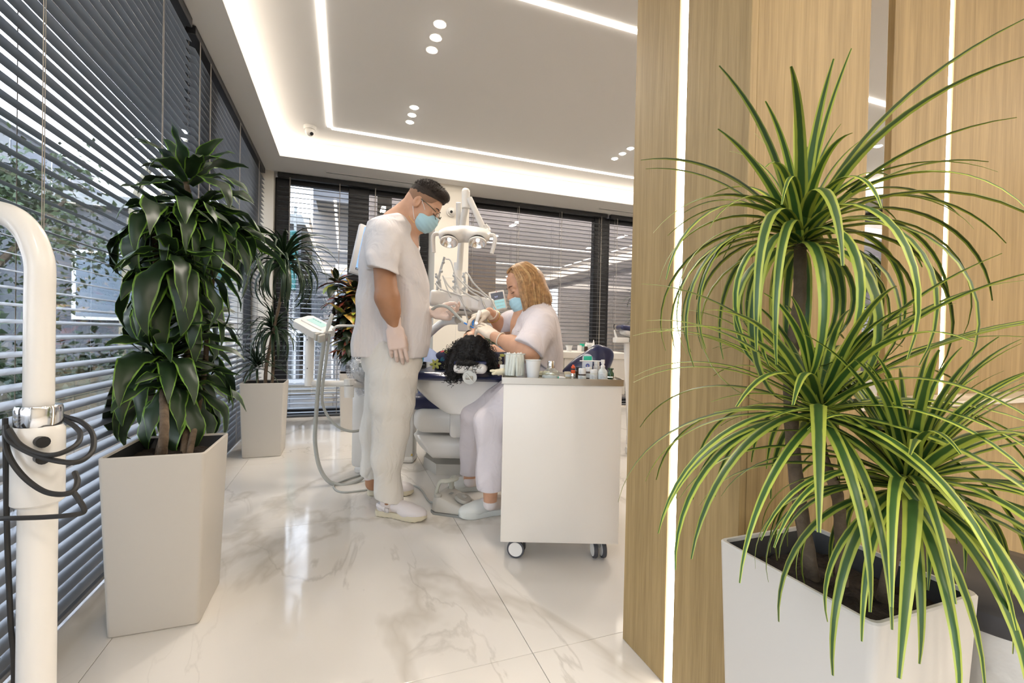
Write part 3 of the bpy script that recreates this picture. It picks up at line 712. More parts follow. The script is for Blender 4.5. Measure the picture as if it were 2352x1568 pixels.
# ------------------------------------------------------------------ planters
def planter(label, cx, cy, wx, wy, h=.56, bx=.88, by=.84, group='white square planters'):
    t = thing('planter', label, 'planter', (cx, cy, 0), group)
    def rr(sx, sy, z, r=.012):
        o = []
        for qx, qy, a0 in ((1, 1, 0), (-1, 1, 90), (-1, -1, 180), (1, -1, 270)):
            for a in (0, 30, 60, 90):
                th = R(a0+a); o.append(Vector((cx+qx*(sx/2-r)+r*math.cos(th), cy+qy*(sy/2-r)+r*math.sin(th), z)))
        return o
    b_ = BM(); a, c = wx*bx, wy*by
    rings(b_, [rr(a-.01, c-.01, 0), rr(a, c, .006), rr(wx, wy, h-.003), rr(wx-.004, wy-.004, h), rr(wx-.014, wy-.014, h), rr(wx-.024, wy-.024, h-.05)], closed_ends=True)
    obj('pot', b_, planter_mat, t, ang=35)
    b_ = BM(); rings(b_, [rr(wx-.0135, wy-.0135, h-.004), rr(wx-.04, wy-.04, h-.045), rr(wx-.06, wy-.06, h-.05)], closed_ends=False)
    obj('liner', b_, black_plastic, t)
    b_ = BM(); n = 12
    g = [[b_.verts.new((cx+(i/n-.5)*(wx-.045), cy+(j/n-.5)*(wy-.045), h-.04+random.uniform(-.006, .006))) for j in range(n+1)] for i in range(n+1)]
    for i in range(n):
        for j in range(n): b_.faces.new((g[i][j], g[i+1][j], g[i+1][j+1], g[i][j+1]))
    obj('soil', b_, soil, t)
    return t
planter('white tapered planter in the left foreground holding the broad leaved plant', -.548, 1.845, .275, .315)
planter('white planter in the far left corner holding the drooping palm', -.575, 3.98, .30, .30)
planter('white planter against the back window holding the red and green croton', .10, 4.78, .29, .29)
planter('white planter in the right foreground holding the striped spiky plant', .822, .556, .25, .285)
planter('white planter at the far right seen through the gap between the wood panels', 5.55, 3.35, .3, .3)

# ------------------------------------------------------------------ trolley and what stands on it
td = 1.93
TL, TRt = W(1149, 1245, td), W(1419, 1252, td)
tx = (TRt-TL); tx.z = 0; tw_ = tx.length; tx.normalize(); tyv = Vector((-tx.y, tx.x, 0))
TO = Vector((TL.x, TL.y, 0)); TH = .765; TDp = .33
MT = frame(TO, tx, tyv, Z)
tr = thing('trolley', 'white cabinet trolley with steel tray top, in front of the seated dentist', 'trolley', MT @ Vector((tw_/2, TDp/2, 0)))
b_ = BM(); box(b_, (tw_/2, TDp/2+.01, .42), (tw_-.002, TDp-.02, .655), .002, MT, 1); obj('body', b_, white_gloss, tr)
b_ = BM(); box(b_, (tw_/2, .0, .42), (tw_, .018, .672), .0025, MT, 2); obj('front_panel', b_, white_gloss, tr)
b_ = BM()
for c, s in (((tw_/2, -.012, .764), (tw_+.012, .004, .028)), ((tw_/2, TDp+.01, .764), (tw_+.012, .004, .028)), ((-.006, TDp/2, .764), (.004, TDp+.02, .028)), ((tw_+.006, TDp/2, .764), (.004, TDp+.02, .028)), ((tw_/2, TDp/2, .7675), (tw_+.012, TDp+.022, .004))):
    box(b_, c, s, .001, MT, 1)
obj('steel_tray', b_, steel, tr)
for cx_, cy_, a in ((.07, .05, 1.38), (.425, .05, .12), (.06, TDp-.05, .9), (tw_-.07, TDp-.05, 1.2)):
    Mc = MT @ Matrix.Translation((cx_, cy_, 0)) @ Matrix.Rotation(a, 4, 'Z')
    b_ = BM(); box(b_, (0, 0, .079), (.05, .045, .006), .002, Mc, 1); cyl(b_, Mc @ Vector((0, 0, .05)), Mc @ Vector((0, 0, .08)), .011); box(b_, (0, .012, .052), (.028, .018, .03), .005, Mc)
    cst = obj('caster', b_, mid_grey, tr)
    for sx in (-.014, .014):
        b_ = BM(); lathe(b_, [(.028, -.009), (.037, -.008), (.0385, 0), (.037, .008), (.028, .009)], Mc @ frame((0, .0, .0385), (0, 1, 0), (0, 0, 1), (1, 0, 0)) @ Matrix.Translation((0, 0, sx*1.35)), 28)
        wl = obj('wheel', b_, mat('dark_tyre', (.06, .062, .07), .5), cst)
        b_ = BM(); lathe(b_, [(.030, -.0098), (.031, 0), (.030, .0098)], Mc @ frame((0, 0, .0385), (0, 1, 0), (0, 0, 1), (1, 0, 0)) @ Matrix.Translation((0, 0, sx*1.35)), 28)
        obj('hub_cap', b_, white_plastic, cst)
ZT = .770
def tp(px, depth_off):       # spot on the tray under a picture column
    d = td+depth_off; p = W(px, 868, d); p.z = ZT; return p
def upright(p): return frame(p, IR, IF, Z)
dk_brown = mat('brown_bottle', (.035, .015, .008), .15, coat=.5); lab = mat('paper_label', (.7, .72, .7), .7); cap_w = mat('cap_white', (.8, .79, .76), .4)
# jar of cotton rolls
p = tp(1181, .05)
j = thing('cotton_jar', 'round clear glass jar full of white cotton rolls at the left end of the tray', 'jar', p)
b_ = BM(); lathe(b_, [(.001, 0), (.044, 0), (.0465, .004), (.0465, .104), (.0445, .104), (.0445, .006), (.001, .006)], upright(p), 32, ends=False); obj('glass', b_, thin_glass, j)
b_ = BM(); lathe(b_, [(.0472, .102), (.0472, .105), (.0443, .105), (.0443, .102)], upright(p), 32, ends=False); obj('rim', b_, mat('glass_edge', (.55, .60, .57), .15), j)
rs = random.Random(5)
cot = mat('cotton', (.88, .87, .83), .9, bump=.4, bscale=300)
for ring_r, cnt in ((.0345, 14), (.021, 8), (.006, 2)):
    for k in range(cnt):
        a = 2*math.pi*k/cnt+rs.random()*.3; q = p+Vector((ring_r*math.cos(a), ring_r*math.sin(a), .012)); tl = Vector((rs.uniform(-.012, .012), rs.uniform(-.012, .012), rs.uniform(.078, .100)))
        if (Vector((q.x+tl.x, q.y+tl.y, 0))-Vector((p.x, p.y, 0))).length > .038: tl.x *= -.5; tl.y *= -.5
        b_ = BM(); tube(b_, [q, q+tl*.5, q+tl], lambda s: .0066*(1-.6*max(0, s-.85)/.15), 8, 4); obj('cotton_roll', b_, cot, j)
p = tp(1224, .03)
c_ = thing('plastic_cup', 'white translucent plastic cup next to the cotton jar', 'cup', p)
b_ = BM(); lathe(b_, [(.001, .001), (.024, 0), (.0245, .002), (.0325, .077), (.0350, .079), (.0350, .081), (.0318, .0805), (.0235, .004), (.001, .004)], upright(p), 28, ends=False); obj('wall', b_, mat('translucent_white', (.74, .75, .74), .45), c_)
b_ = BM(); lathe(b_, [(.001, .004), (.023, .005), (.028, .042), (.02, .05), (.001, .05)], upright(p), 18, ends=False); obj('contents', b_, cot, c_)
p = tp(1265, .04)
l_ = thing('spirit_lamp', 'squat round glass spirit lamp with a chrome cap in the middle of the tray', 'bottle', p)
b_ = BM(); lathe(b_, [(.001, 0), (.034, 0), (.037, .004), (.0375, .018), (.036, .020), (.0368, .026), (.034, .034), (.016, .046), (.0145, .050), (.001, .050)], upright(p), 30, ends=False); obj('bowl', b_, make_glass('bowl_glass', .16, (.93, .97, .95)), l_)
b_ = BM(); lathe(b_, [(.001, .002), (.032, .002), (.0345, .006), (.034, .016), (.001, .016)], upright(p), 30, ends=False); obj('liquid', b_, mat('pale_liquid', (.55, .60, .56), .08), l_)
b_ = BM(); lathe(b_, [(.0155, .046), (.0165, .050), (.0165, .070), (.013, .077), (.001, .078)], upright(p), 24, ends=False); obj('chrome_cap', b_, chrome, l_)
b_ = BM(); lathe(b_, [(.0372, .006), (.0378, .006), (.0378, .016), (.0372, .016)], upright(p), 30, ends=False); obj('band', b_, mat('glass_edge', (.55, .60, .57), .15), l_)
def bottle(label, px, off, prof, body_m, cap=None, cap_m=None, lab_z=None, lab_r=None, stripe=None, name='bottle', cat='bottle', group=None, p=None, seg=22):
    p = p or tp(px, off); t = thing(name, label, cat, p, group)
    b_ = BM(); lathe(b_, [(.0008, 0)]+prof+[(.0008, prof[-1][1])], upright(p), seg, ends=False); obj('body', b_, body_m, t)
    if cap: b_ = BM(); lathe(b_, cap+[(.0008, cap[-1][1])], upright(p), seg, ends=False); obj('cap', b_, cap_m, t)
    if lab_z:
        b_ = BM(); lathe(b_, [(lab_r, lab_z[0]), (lab_r, lab_z[1])], upright(p), seg, ends=False); lb = obj('label', b_, lab, t)
        for q in range(3):
            z0 = lab_z[0]+(lab_z[1]-lab_z[0])*(.25+.22*q); b_ = BM()
            pr = [Vector((p.x, p.y, 0)) + (IR*math.sin(a)-IF*math.cos(a))*(lab_r+.0003) for a in [-.7+.14*i for i in range(9-q*2)]]
            for a, b in zip(pr[:-1], pr[1:]):
                f = [b_.verts.new((v.x, v.y, p.z+z)) for v, z in ((a, z0), (b, z0), (b, z0+.0012), (a, z0+.0012))]; b_.faces.new(f)
            obj('print_line', b_, mid_grey, lb, smooth=False)
    return t
bottle('small vial with a bright orange and black screw cap on the tray', 1316, .05, [(.010, 0), (.0115, .002), (.0115, .022), (.009, .026)], chrome, [(.009, .024), (.0095, .026), (.0095, .040)], mat('orange_cap', (.75, .10, .02), .35))
o_ = bottle('orange dropper top standing on the orange capped vial', 1316, .05, [(.0092, 0), (.0092, .006)], black_plastic, [(.0088, .006), (.0088, .0145), (.005, .016), (.0045, .022)], MATS['orange_cap'], name='dropper_cap', cat='cap', p=tp(1316, .05)+Z*.0402)
bottle('tiny dark bottle behind the orange capped vial', 1326, .12, [(.009, 0), (.010, .002), (.010, .030), (.006, .034)], dk_brown, [(.007, .033), (.0072, .048)], black_plastic)
bottle('brown glass bottle with a white ribbed cap and paper label, front of the tray', 1337, .03, [(.0165, 0), (.0175, .003), (.0175, .022), (.014, .026)], dk_brown, [(.0155, .0245), (.0160, .026), (.0160, .046), (.0148, .0485)], cap_w, (.003, .019), .0178)
bottle('second brown bottle with a white cap, behind the front brown bottle', 1352, .09, [(.016, 0), (.0170, .003), (.0170, .028), (.013, .033)], dk_brown, [(.0135, .031), (.0138, .033), (.0138, .049), (.0125, .051)], cap_w, (.005, .024), .0173)
bottle('white plastic jar with a white cap and printed label', 1363, .035, [(.0155, 0), (.0165, .003), (.0165, .026), (.013, .030)], mat('cream_jar', (.66, .66, .58), .4), [(.0150, .029), (.0155, .031), (.0155, .042), (.0145, .044)], cap_w, (.004, .023), .0168)
bottle('tall white capped bottle at the back of the tray', 1370, .17, [(.014, 0), (.0150, .003), (.0150, .050), (.011, .055)], mat('frosted', (.6, .6, .6), .3), [(.0115, .053), (.012, .055), (.012, .074), (.011, .076)], cap_w)
bottle('small green glass bottle with a flared stopper at the right end of the tray', 1402, .10, [(.0135, 0), (.0148, .003), (.0148, .026), (.0092, .033), (.0092, .040), (.0135, .042), (.0140, .0465), (.006, .048)], mat('green_glass', (.01, .07, .02), .1, coat=.6))
# oval floss box
p = tp(1348, .13); t = thing('floss_box', 'clear arched box with a green band and blue flower print on the tray', 'box', p)
pr = [(-.021, 0), (.021, 0), (.021, .090)]+[(.021*math.cos(a), .090+.018*math.sin(a)) for a in [math.pi*i/10 for i in range(1, 10)]]+[(-.021, .090)]
b_ = BM(); prism(b_, pr, frame(p, IR, Z, -IF) @ Matrix.Translation((0, 0, -.012)), .024); bevel_all(b_, .002); obj('body', b_, mat('clear_white', (.62, .66, .72), .2), t)
b_ = BM(); box(b_, (0, 0, .088), (.038, .0252, .022), .002, upright(p)); obj('green_band', b_, mat('mint', (.02, .45, .28), .4), t)
b_ = BM()
for k in range(9):
    a = 2*math.pi*k/9; ball(b_, None, 1, 8, upright(p) @ Matrix.Translation((.006*math.cos(a), -.0124, .055+.007*math.sin(a))) @ Matrix.Diagonal((.0035, .0006, .0035, 1)))
obj('flower_print', b_, mat('print_blue', (.08, .10, .32), .6), t)
b_ = BM(); ball(b_, None, 1, 8, upright(p) @ Matrix.Translation((0, -.0128, .055)) @ Matrix.Diagonal((.002, .0008, .002, 1))); obj('flower_centre', b_, mat('print_yellow', (.6, .4, .05), .6), t)
# pump bottle with long nozzle
p = tp(1384, .035); t = bottle('clear bottle with a printed label and a long white nozzle pointing left', 1384, .035, [(.019, 0), (.0205, .003), (.0205, .034), (.017, .042), (.010, .049), (.009, .056)], mat('clear_bottle', (.62, .66, .64), .12, coat=.6), [(.0095, .054), (.0095, .061), (.006, .064), (.006, .070), (.0085, .071), (.0085, .087)], cap_w, (.005, .031), .0208)
b_ = BM(); tube(b_, [p+Z*.081, p+Z*.081-IR*.05, p+Z*.0805-IR*.10], .0026, 8, smooth=False); obj('nozzle', b_, cap_w, t)
# small flat things
p = tp(1303, .07); t = thing('small_box', 'small cream cardboard box on the tray', 'box', p); b_ = BM(); box(b_, (0, 0, .015), (.026, .02, .030), .002, upright(p)); obj('carton', b_, mat('cream_card', (.62, .55, .38), .7), t); b_ = BM(); box(b_, (0, -.0102, .014), (.02, .0006, .010), 0, upright(p)); obj('label', b_, lab, t)
p = tp(1291, .02); t = thing('tube', 'small white and green tube lying flat on the tray', 'tube', p); b_ = BM(); tube(b_, [p+Z*.007-IR*.014, p+Z*.007, p+Z*.0065+IR*.014], lambda s: .007*(1-.5*s), 10, 4); obj('body', b_, cap_w, t); b_ = BM(); cyl(b_, p+Z*.007-IR*.021, p+Z*.007-IR*.013, .006); obj('green_cap', b_, MATS['mint'], t)
p = tp(1404, .03); t = thing('wire_rack', 'small bent steel wire rack at the right end of the tray', 'rack', p)
for dy in (0, .03):
    b_ = BM(); tube(b_, [p+IF*dy-IR*.018, p+IF*dy-IR*.018+Z*.013, p+IF*dy+IR*.014+Z*.013, p+IF*dy+IR*.014], .0012, 6, smooth=False); obj('wire', b_, chrome, t)
b_ = BM(); tube(b_, [p-IR*.018+Z*.013, p-IR*.018+Z*.013+IF*.03], .0012, 6, smooth=False); obj('cross_wire', b_, chrome, t)
# gloves lying over the left end, paper behind
p = tp(1165, .16)
t = thing('glove_pair', 'crumpled cream latex gloves lying behind the cotton jar', 'gloves', p)
Fg = Field(*bounds([p-IR*.09, p+IR*.05+Z*.03], .03), .003)
for k, (a, l) in enumerate(((0, .055), (.4, .05), (-.4, .05), (.8, .04))):
    Fg.cap(p-IR*.02+Z*.018, .012, p-IR*(.02+l)*math.cos(a)+IF*l*math.sin(a)+Z*(.02-.006*k), .006, k=.006)
Fg.ell(p+Z*.016, (.045, .03, .015), k=.01); Fg.add(lambda x, y, z: .0012*np.sin(300*x+50*z)*np.sin(260*y)); sdf_obj('glove', Fg, mat('cream_latex', (.68, .62, .44), .6), t)
p = tp(1156, .22); t = thing('gauze_roll', 'small white gauze roll behind the cotton jar', 'gauze', p); b_ = BM(); cyl(b_, p+Z*.0, p+Z*.045, .017, seg=20); bevel_all(b_, .002); obj('roll', b_, cot, t); b_ = BM(); cyl(b_, p+Z*.0452, p+Z*.0462, .006, seg=12); obj('core', b_, mid_grey, t)
p = tp(1250, .2); t = thing('paper_pad', 'pale yellow paper pads stacked behind the plastic cup', 'pad', p)
for k, (w_, z_) in enumerate(((.09, .006), (.07, .015))):
    b_ = BM(); box(b_, (.0-.01*k, .0, z_), (w_, .06, .008), .001, upright(p), 1); obj('pad', b_, mat('pale_yellow', (.72, .70, .52), .7), t)

# ------------------------------------------------------------------ pedal bin at the right edge
pb = Vector((1.20, .50, 0)); t = thing('pedal_bin', 'round steel pedal bin with a black lid beside the right foreground planter', 'bin', pb)
b_ = BM(); lathe(b_, [(.001, 0), (.165, 0), (.168, .01), (.168, .47), (.001, .47)], Matrix.Translation(pb), 48, ends=False); obj('body', b_, mat('ribbed_steel', (.50, .49, .46), .35, .7, bump=.2, bscale=30), t)
b_ = BM(); lathe(b_, [(.176, .462), (.180, .468), (.180, .497), (.165, .51), (.10, .520), (.001, .524)], Matrix.Translation(pb), 48, ends=False); obj('lid', b_, mat('black_lid', (.03, .029, .031), .42), t)
b_ = BM(); box(b_, (pb.x, pb.y-.19, .03), (.08, .06, .012), .004); obj('pedal', b_, black_plastic, t)

# ------------------------------------------------------------------ bent white pole in the left foreground
PD = .70
def pp(px, py): return W(px, py, PD)
t0 = pp(92, 640); bx_, by_ = t0.x, t0.y
st = thing('mobile_stand', 'white tubular stand with a bent neck and chrome collar at the left edge', 'stand', (bx_, by_, 0))
def up_at(z): return Vector((bx_, by_, z))
def zof(py, px=92):
    r = FW + RT*((px-1176)/FPX) + UP*((784-py)/FPX); return CAMH + r.z*PD
arcs = [up_at(zof(930)), up_at(zof(700)), up_at(zof(615)), pp(84, 575)*1, pp(66, 535), pp(35, 503), pp(-5, 488), pp(-70, 480), pp(-160, 478)]
b_ = BM(); tube(b_, arcs, .0178, 24, 6); obj('bent_tube', b_, white_plastic, st)
b_ = BM(); lathe(b_, [(.018, 0), (.0262, .001), (.0275, .004), (.0275, .029), (.0262, .033), (.018, .034)], Matrix.Translation(up_at(zof(980))), 28, ends=False); obj('chrome_collar', b_, chrome, st)
b_ = BM(); lathe(b_, [(.026, 0), (.0305, .004), (.0305, .115), (.026, .122)], Matrix.Translation(up_at(zof(1158))), 28); obj('sleeve', b_, white_plastic, st)
b_ = BM(); cyl(b_, up_at(.10), up_at(zof(1157)), .0225, seg=28); obj('post', b_, white_plastic, st)
b_ = BM(); lathe(b_, [(.001, .03), (.20, .03), (.21, .05), (.20, .07), (.05, .10), (.001, .10)], Matrix.Translation(up_at(0)), 36, ends=False); obj('base', b_, white_plastic, st)
for k in range(5):
    a = 2*math.pi*k/5; c = up_at(.02)+Vector((.17*math.cos(a), .17*math.sin(a), 0)); b_ = BM(); cyl(b_, c-Vector((0, .012, 0)), c+Vector((0, .012, 0)), .0195, seg=18); obj('caster', b_, black_plastic, st)
e = pp(-160, 478); b_ = BM(); cyl(b_, e-RT*.01, e-RT*.16, .045, .05, 24); ball(b_, e-RT*.16, .05, 16); obj('head', b_, white_plastic, st)
for dz in (1008, 1045):
    b_ = BM(); c = pp(170, dz); cyl(b_, up_at(c.z)+IR*.022-IF*.02, up_at(c.z)+IR*.034-IF*.026, .0075, .0085, 14); obj('clip', b_, black_plastic, st)
cbl = thing('cable', 'black cable looped round the white stand at the left edge', 'cable', up_at(zof(1200)))
blackc = mat('black_cable', (.02, .019, .018), .6)
def cp(px, py, off=0): return W(px, py, PD-.036+off)
b_ = BM(); tube(b_, [cp(20, 985, .0), cp(45, 1020), cp(90, 1042), cp(135, 1042), cp(178, 1018, .03), cp(182, 990, .07), cp(150, 965, .09), cp(120, 958, .09)], .0036, 8, 7); obj('loop', b_, blackc, cbl)
b_ = BM(); tube(b_, [cp(14, 978, .02), cp(22, 1010), cp(70, 1040), cp(130, 1058), cp(180, 1060, .01), cp(212, 1035, .04), cp(212, 995, .07), cp(185, 968, .09), cp(145, 955, .10)], .0038, 8, 7); obj('loop', b_, blackc, cbl)
b_ = BM(); tube(b_, [cp(12, 985, .02), cp(18, 1040), cp(50, 1090), cp(95, 1125), cp(135, 1135), cp(168, 1128, .01), cp(178, 1105, .03), cp(172, 1085, .05)], .0038, 8, 7); obj('loop', b_, blackc, cbl)
b_ = BM(); tube(b_, [cp(168, 1128, .01), cp(180, 1145, .01), cp(193, 1168, .01), cp(188, 1178, .01), cp(150, 1184), cp(90, 1188), cp(20, 1190), cp(-40, 1192, .03)], .0034, 8, 7); obj('loop', b_, blackc, cbl)
q0 = cp(14, 1000, .02); b_ = BM(); tube(b_, [cp(12, 960, .03), cp(14, 1100, .03), cp(17, 1250, .03), cp(24, 1420, .03), cp(30, 1600, .04), Vector((bx_-.03, by_-.04, .12))], .0036, 8, 6); obj('drop', b_, blackc, cbl)
# ------------------------------------------------------------------ the dental chair in use
def iw(px, py, d): return W(px, py, d)
def Mr(c, x=None, y=None, z=None): return frame(c, x or IR, y or IF, z or Z)
AX = (IR, IF, Z)
ch = thing('dental_chair', 'white and navy reclined dental chair carrying the patient, between the two dentists', 'dental chair', (W(1040, 1000, 3.15).x, W(1040, 1000, 3.15).y, 0))
# floor plate
def floorpt(px, py): p = atz(px, py, 0); return p
fc = floorpt(1052, 1092)+IF*.30
b_ = BM(); hw, hd = .27, .30
pts = [(-hw*.55, -hd), (hw*.75, -hd), (hw, -hd*.7), (hw, hd), (-hw, hd), (-hw, -hd*.35)]
prism(b_, pts, Mr(Vector((fc.x, fc.y, 0))), .075); bevel_all(b_, .02, 3); obj('floor_plate', b_, grey_plastic, ch)
b_ = BM(); box(b_, (0, .05, .16), (.30, .34, .2), .03, Mr(Vector((fc.x, fc.y, 0)))); obj('lift_column', b_, grey_plastic, ch)
# lower body shells
bc = W(1010, 1010, 3.02)
F_ = Field(*bounds([bc-IR*.42-Z*.25-IF*.25, bc+IR*.5+Z*.35+IF*.95], .05), .009)
F_.rbox(bc+IR*.10+IF*.25-Z*.03, (.30, .36, .075), .06, AX)
F_.plane(bc-IR*.12-Z*.03-IF*.0, (-IR*.75-Z*.55-IF*.35)); 
sdf_obj('lower_cover', F_, white_plastic, ch)
b_ = BM(); prism(b_, [(0, 0), (.014, 0), (.007, .014)], frame(W(943, 1046, 2.70), IR, Z, -IF), .001); obj('warning_mark', b_, mat('warning_yellow', (.6, .4, .05), .6), ch)
sc_ = W(1012, 965, 3.0)
F_ = Field(*bounds([sc_-IR*.3-IF*.3, sc_+IR*.4+IF*.8], .16), .009)
F_.rbox(sc_+IR*.08+IF*.28+Z*.02, (.24, .42, .085), .07, AX)
sdf_obj('seat_cover', F_, white_plastic, ch)
# seat cushion with film
F_ = Field(*bounds([sc_-IR*.35-IF*.3-Z*.02, sc_+IR*.4+IF*1.3+Z*.25], .06), .0075)
F_.rbox(sc_+IR*.06+IF*.38+Z*.125, (.26, .50, .045), .04, AX, k=0)
F_.rbox(sc_+IR*.06+IF*1.0+Z*.12, (.20, .35, .04), .04, AX, k=.03)
sdf_obj('seat_cushion', F_, navy, ch, 3)
F_ = Field(*bounds([sc_-IR*.30-IF*.05, sc_+IR*.3+IF*1.0+Z*.24], .05), .01)
F_.rbox(sc_+IR*.05+IF*.42+Z*.16, (.22, .40, .05), .045, AX, k=0); F_.add(lambda x, y, z: .0012*np.sin(60*x+30*y)*np.sin(23*y))
sdf_obj('seat_pad', F_, mat('filmed_navy', (.04, .06, .17), .12, coat=.8, bump=.4, bscale=60), ch)
# backrest: white shell seen from the head end, on a stem
bk = W(1078, 893, 2.62)
def sect(px0, px1, py, d): a, b = W(px0, py, d), W(px1, py, d); c = (a+b)/2; return (c.z, c.x, c.y, (b-a).length/2)
F_ = Field(*bounds([bk-IR*.42-Z*.36-IF*.1, bk+IR*.38+Z*.16+IF*.75], .03), .009)
rows = []
for py, x0, x1, hb in ((862, 938, 1212, .30), (885, 935, 1212, .30), (905, 945, 1195, .27), (925, 970, 1165, .22), (943, 1000, 1130, .17), (952, 1016, 1105, .14)):
    z, cx, cy, a = sect(x0, x1, py, 2.62); c = Vector((cx, cy, 0))+IF*hb*.9; rows.append((z, c.x, c.y, a, hb))
F_.stack(rows, IR, IF, k=.0, p=2.6)
F_.add(lambda x, y, z: 0*x+.0)
sdf_obj('backrest_shell', F_, white_plastic, ch, 3)
p0, p1 = W(1052, 950, 2.80), W(1052, 992, 2.85)
b_ = BM(); box(b_, ((p0+p1)/2).to_tuple() and (0, 0, 0), (.155, .12, .17), .025, Mr((p0+p1)/2+IR*.03)); obj('backrest_stem', b_, white_plastic, ch)
# navy backrest pad
F_ = Field(*bounds([bk-IR*.45-IF*.1, bk+IR*.42+Z*.2+IF*1.0], .04), .009)
tc_ = W(1078, 860, 2.62)
F_.rbox(tc_+IF*.42-Z*.012, (.325, .45, .022), .020, AX, k=0); F_.ell(tc_+IF*.02-Z*.014, (.30, .10, .018), AX, k=.03)
sdf_obj('backrest_cushion', F_, navy, ch)
# headrest
hr = W(1080, 846, 2.42)
F_ = Field(*bounds([hr-IR*.12-Z*.06, hr+IR*.12+Z*.06+IF*.15], .04), .005)
F_.rbox(hr+IF*.05, (.088, .085, .026), .024, AX, k=0); sdf_obj('headrest_shell', F_, white_plastic, ch)
F_ = Field(*bounds([hr-IR*.12-Z*.06, hr+IR*.12+Z*.08+IF*.16], .04), .005)
F_.rbox(hr+IF*.075+Z*.028, (.088, .085, .012), .011, AX, k=0); sdf_obj('headrest_cushion', F_, navy, ch)
b_ = BM(); box(b_, (.004, -.036, -.012), (.028, .006, .03), .002, Mr(hr)); box(b_, (.0, -.01, -.045), (.04, .08, .02), .004, Mr(hr)); box(b_, (0, .12, -.05), (.035, .2, .012), .003, Mr(hr)); obj('headrest_bracket', b_, mat('dull_metal', (.32, .30, .26), .4, .6), ch)
b_ = BM(); lathe(b_, [(.036, 0), (.038, .004), (.036, .010), (.001, .012)], look_frame(hr-Z*.042+IR*.002-IF*.035, -IF-Z*.15), 28); k_ = obj('adjust_knob', b_, mat('pale_grey', (.60, .61, .58), .4), ch)
b_ = BM(); box(b_, (0, 0, .012), (.008, .055, .012), .003, look_frame(hr-Z*.042+IR*.002-IF*.037, -IF-Z*.15, (IR+Z*.8))); obj('grip', b_, MATS['pale_grey'], k_)

# ------------------------------------------------------------------ foot pedal
fp = atz(1046, 1190, 0)+IF*.10
fd = thing('foot_control', 'grey foot control with a carry handle and round pedal on the floor between the dentists', 'foot control', (fp.x, fp.y, 0))
MF = Mr(Vector((fp.x, fp.y, 0))) @ Matrix.Rotation(R(-22), 4, 'Z') @ Matrix.Diagonal((.92, .92, .98, 1))
b_ = BM(); 
pr = [(-.13, .006), (.125, .006), (.125, .022), (-.02, .085), (-.085, .09), (-.13, .08)]
prism(b_, [(-.135, -.08), (-.10, -.11), (.12, -.085), (.135, -.06), (.135, .06), (.12, .09), (-.10, .12), (-.135, .09)], MF, .012); obj('base_plate', b_, mid_grey, fd)
b_ = BM(); vs0 = [(-.13, -.085), (-.095, -.105), (.12, -.08), (.13, -.055), (.13, .055), (.12, .085), (-.095, .112), (-.13, .09)]
def topz(x): return .095 if x < -.06 else .095-.33*(x+.06)
lo_ = [b_.verts.new(MF @ Vector((x, y, .012))) for x, y in vs0]; hi_ = [b_.verts.new(MF @ Vector((x*.93, y*.9, max(.03, topz(x))))) for x, y in vs0]
for i in range(8): b_.faces.new((lo_[i], lo_[(i+1) % 8], hi_[(i+1) % 8], hi_[i]))
b_.faces.new(lo_[::-1]); b_.faces.new(hi_); bmesh.ops.triangulate(b_, faces=[f for f in b_.faces if len(f.verts) > 4]); bevel_all(b_, .008, 2, 25); obj('housing', b_, grey_plastic, fd)
MP_ = MF @ Matrix.Translation((.035, 0, .068)) @ Matrix.Rotation(R(18), 4, 'Y')
b_ = BM(); lathe(b_, [(.052, 0), (.052, .006), (.046, .012), (.044, .016), (.001, .018)], MP_, 30); lathe(b_, [(.016, .016), (.017, .024), (.012, .028), (.001, .0285)], MP_, 20); obj('pedal_disc', b_, mid_grey if False else mat('pedal_grey', (.38, .37, .33), .45), fd)
for sy in (-.075, .08):
    b_ = BM(); lathe(b_, [(.021, 0), (.021, .01), (.017, .016), (.001, .018)], MF @ Matrix.Translation((-.09, sy, .088)), 20); obj('button', b_, MATS['pedal_grey'], fd)
b_ = BM(); tube(b_, [MF @ Vector(v) for v in ((-.12, -.06, .07), (-.10, -.045, .155), (-.06, -.03, .165), (-.03, .02, .168), (-.05, .06, .165), (-.08, .07, .15), (-.085, .07, .08))], .010, 10, 6, flat=1.5); obj('carry_handle', b_, mat('handle_grey', (.45, .46, .40), .45), fd)
b_ = BM(); box(b_, (-.045, .0, .0925), (.02, .03, .001), 0, MF); obj('switch_label', b_, mid_grey, fd)
hose = thing('floor_cable', 'grey cable running across the floor from the foot control', 'cable', atz(960, 1130, .005))
b_ = BM(); tube(b_, [MF @ Vector((-.13, -.02, .03)), atz(985, 1150, .006), atz(968, 1125, .006), atz(950, 1115, .006), atz(915, 1112, .006), atz(860, 1122, .006), atz(790, 1130, .006), atz(768, 1120, .006), atz(778, 1108, .006), atz(835, 1095, .006)+IF*.1], .0055, 8, 6); obj('cable', b_, hose_grey, hose)

# ------------------------------------------------------------------ stool of the seated dentist
sp_ = W(1250, 905, 2.64); so = Vector((sp_.x, sp_.y, 0))
stl = thing('stool', 'navy padded operator stool with a curved backrest behind the seated dentist', 'stool', so)
ZSEAT = .50
F_ = Field(*bounds([so-Vector((.25, .25, -ZSEAT+.1)), so+Vector((.25, .25, ZSEAT+.1))], .02), .009)
F_.ell(so+Z*(ZSEAT-.035), (.20, .20, .038), AX, k=0); F_.rbox(so+Z*(ZSEAT-.04), (.17, .17, .03), .03, AX, k=.03); sdf_obj('seat', F_, navy, stl)
b_ = BM(); cyl(b_, so+Z*.12, so+Z*.30, .028); cyl(b_, so+Z*.28, so+Z*(ZSEAT-.06), .018); obj('gas_column', b_, chrome, stl)
b_ = BM(); lathe(b_, [(.12, 0), (.12, .015), (.03, .03)], Matrix.Translation(so+Z*(ZSEAT-.085)), 24); obj('mount', b_, mid_grey, stl)
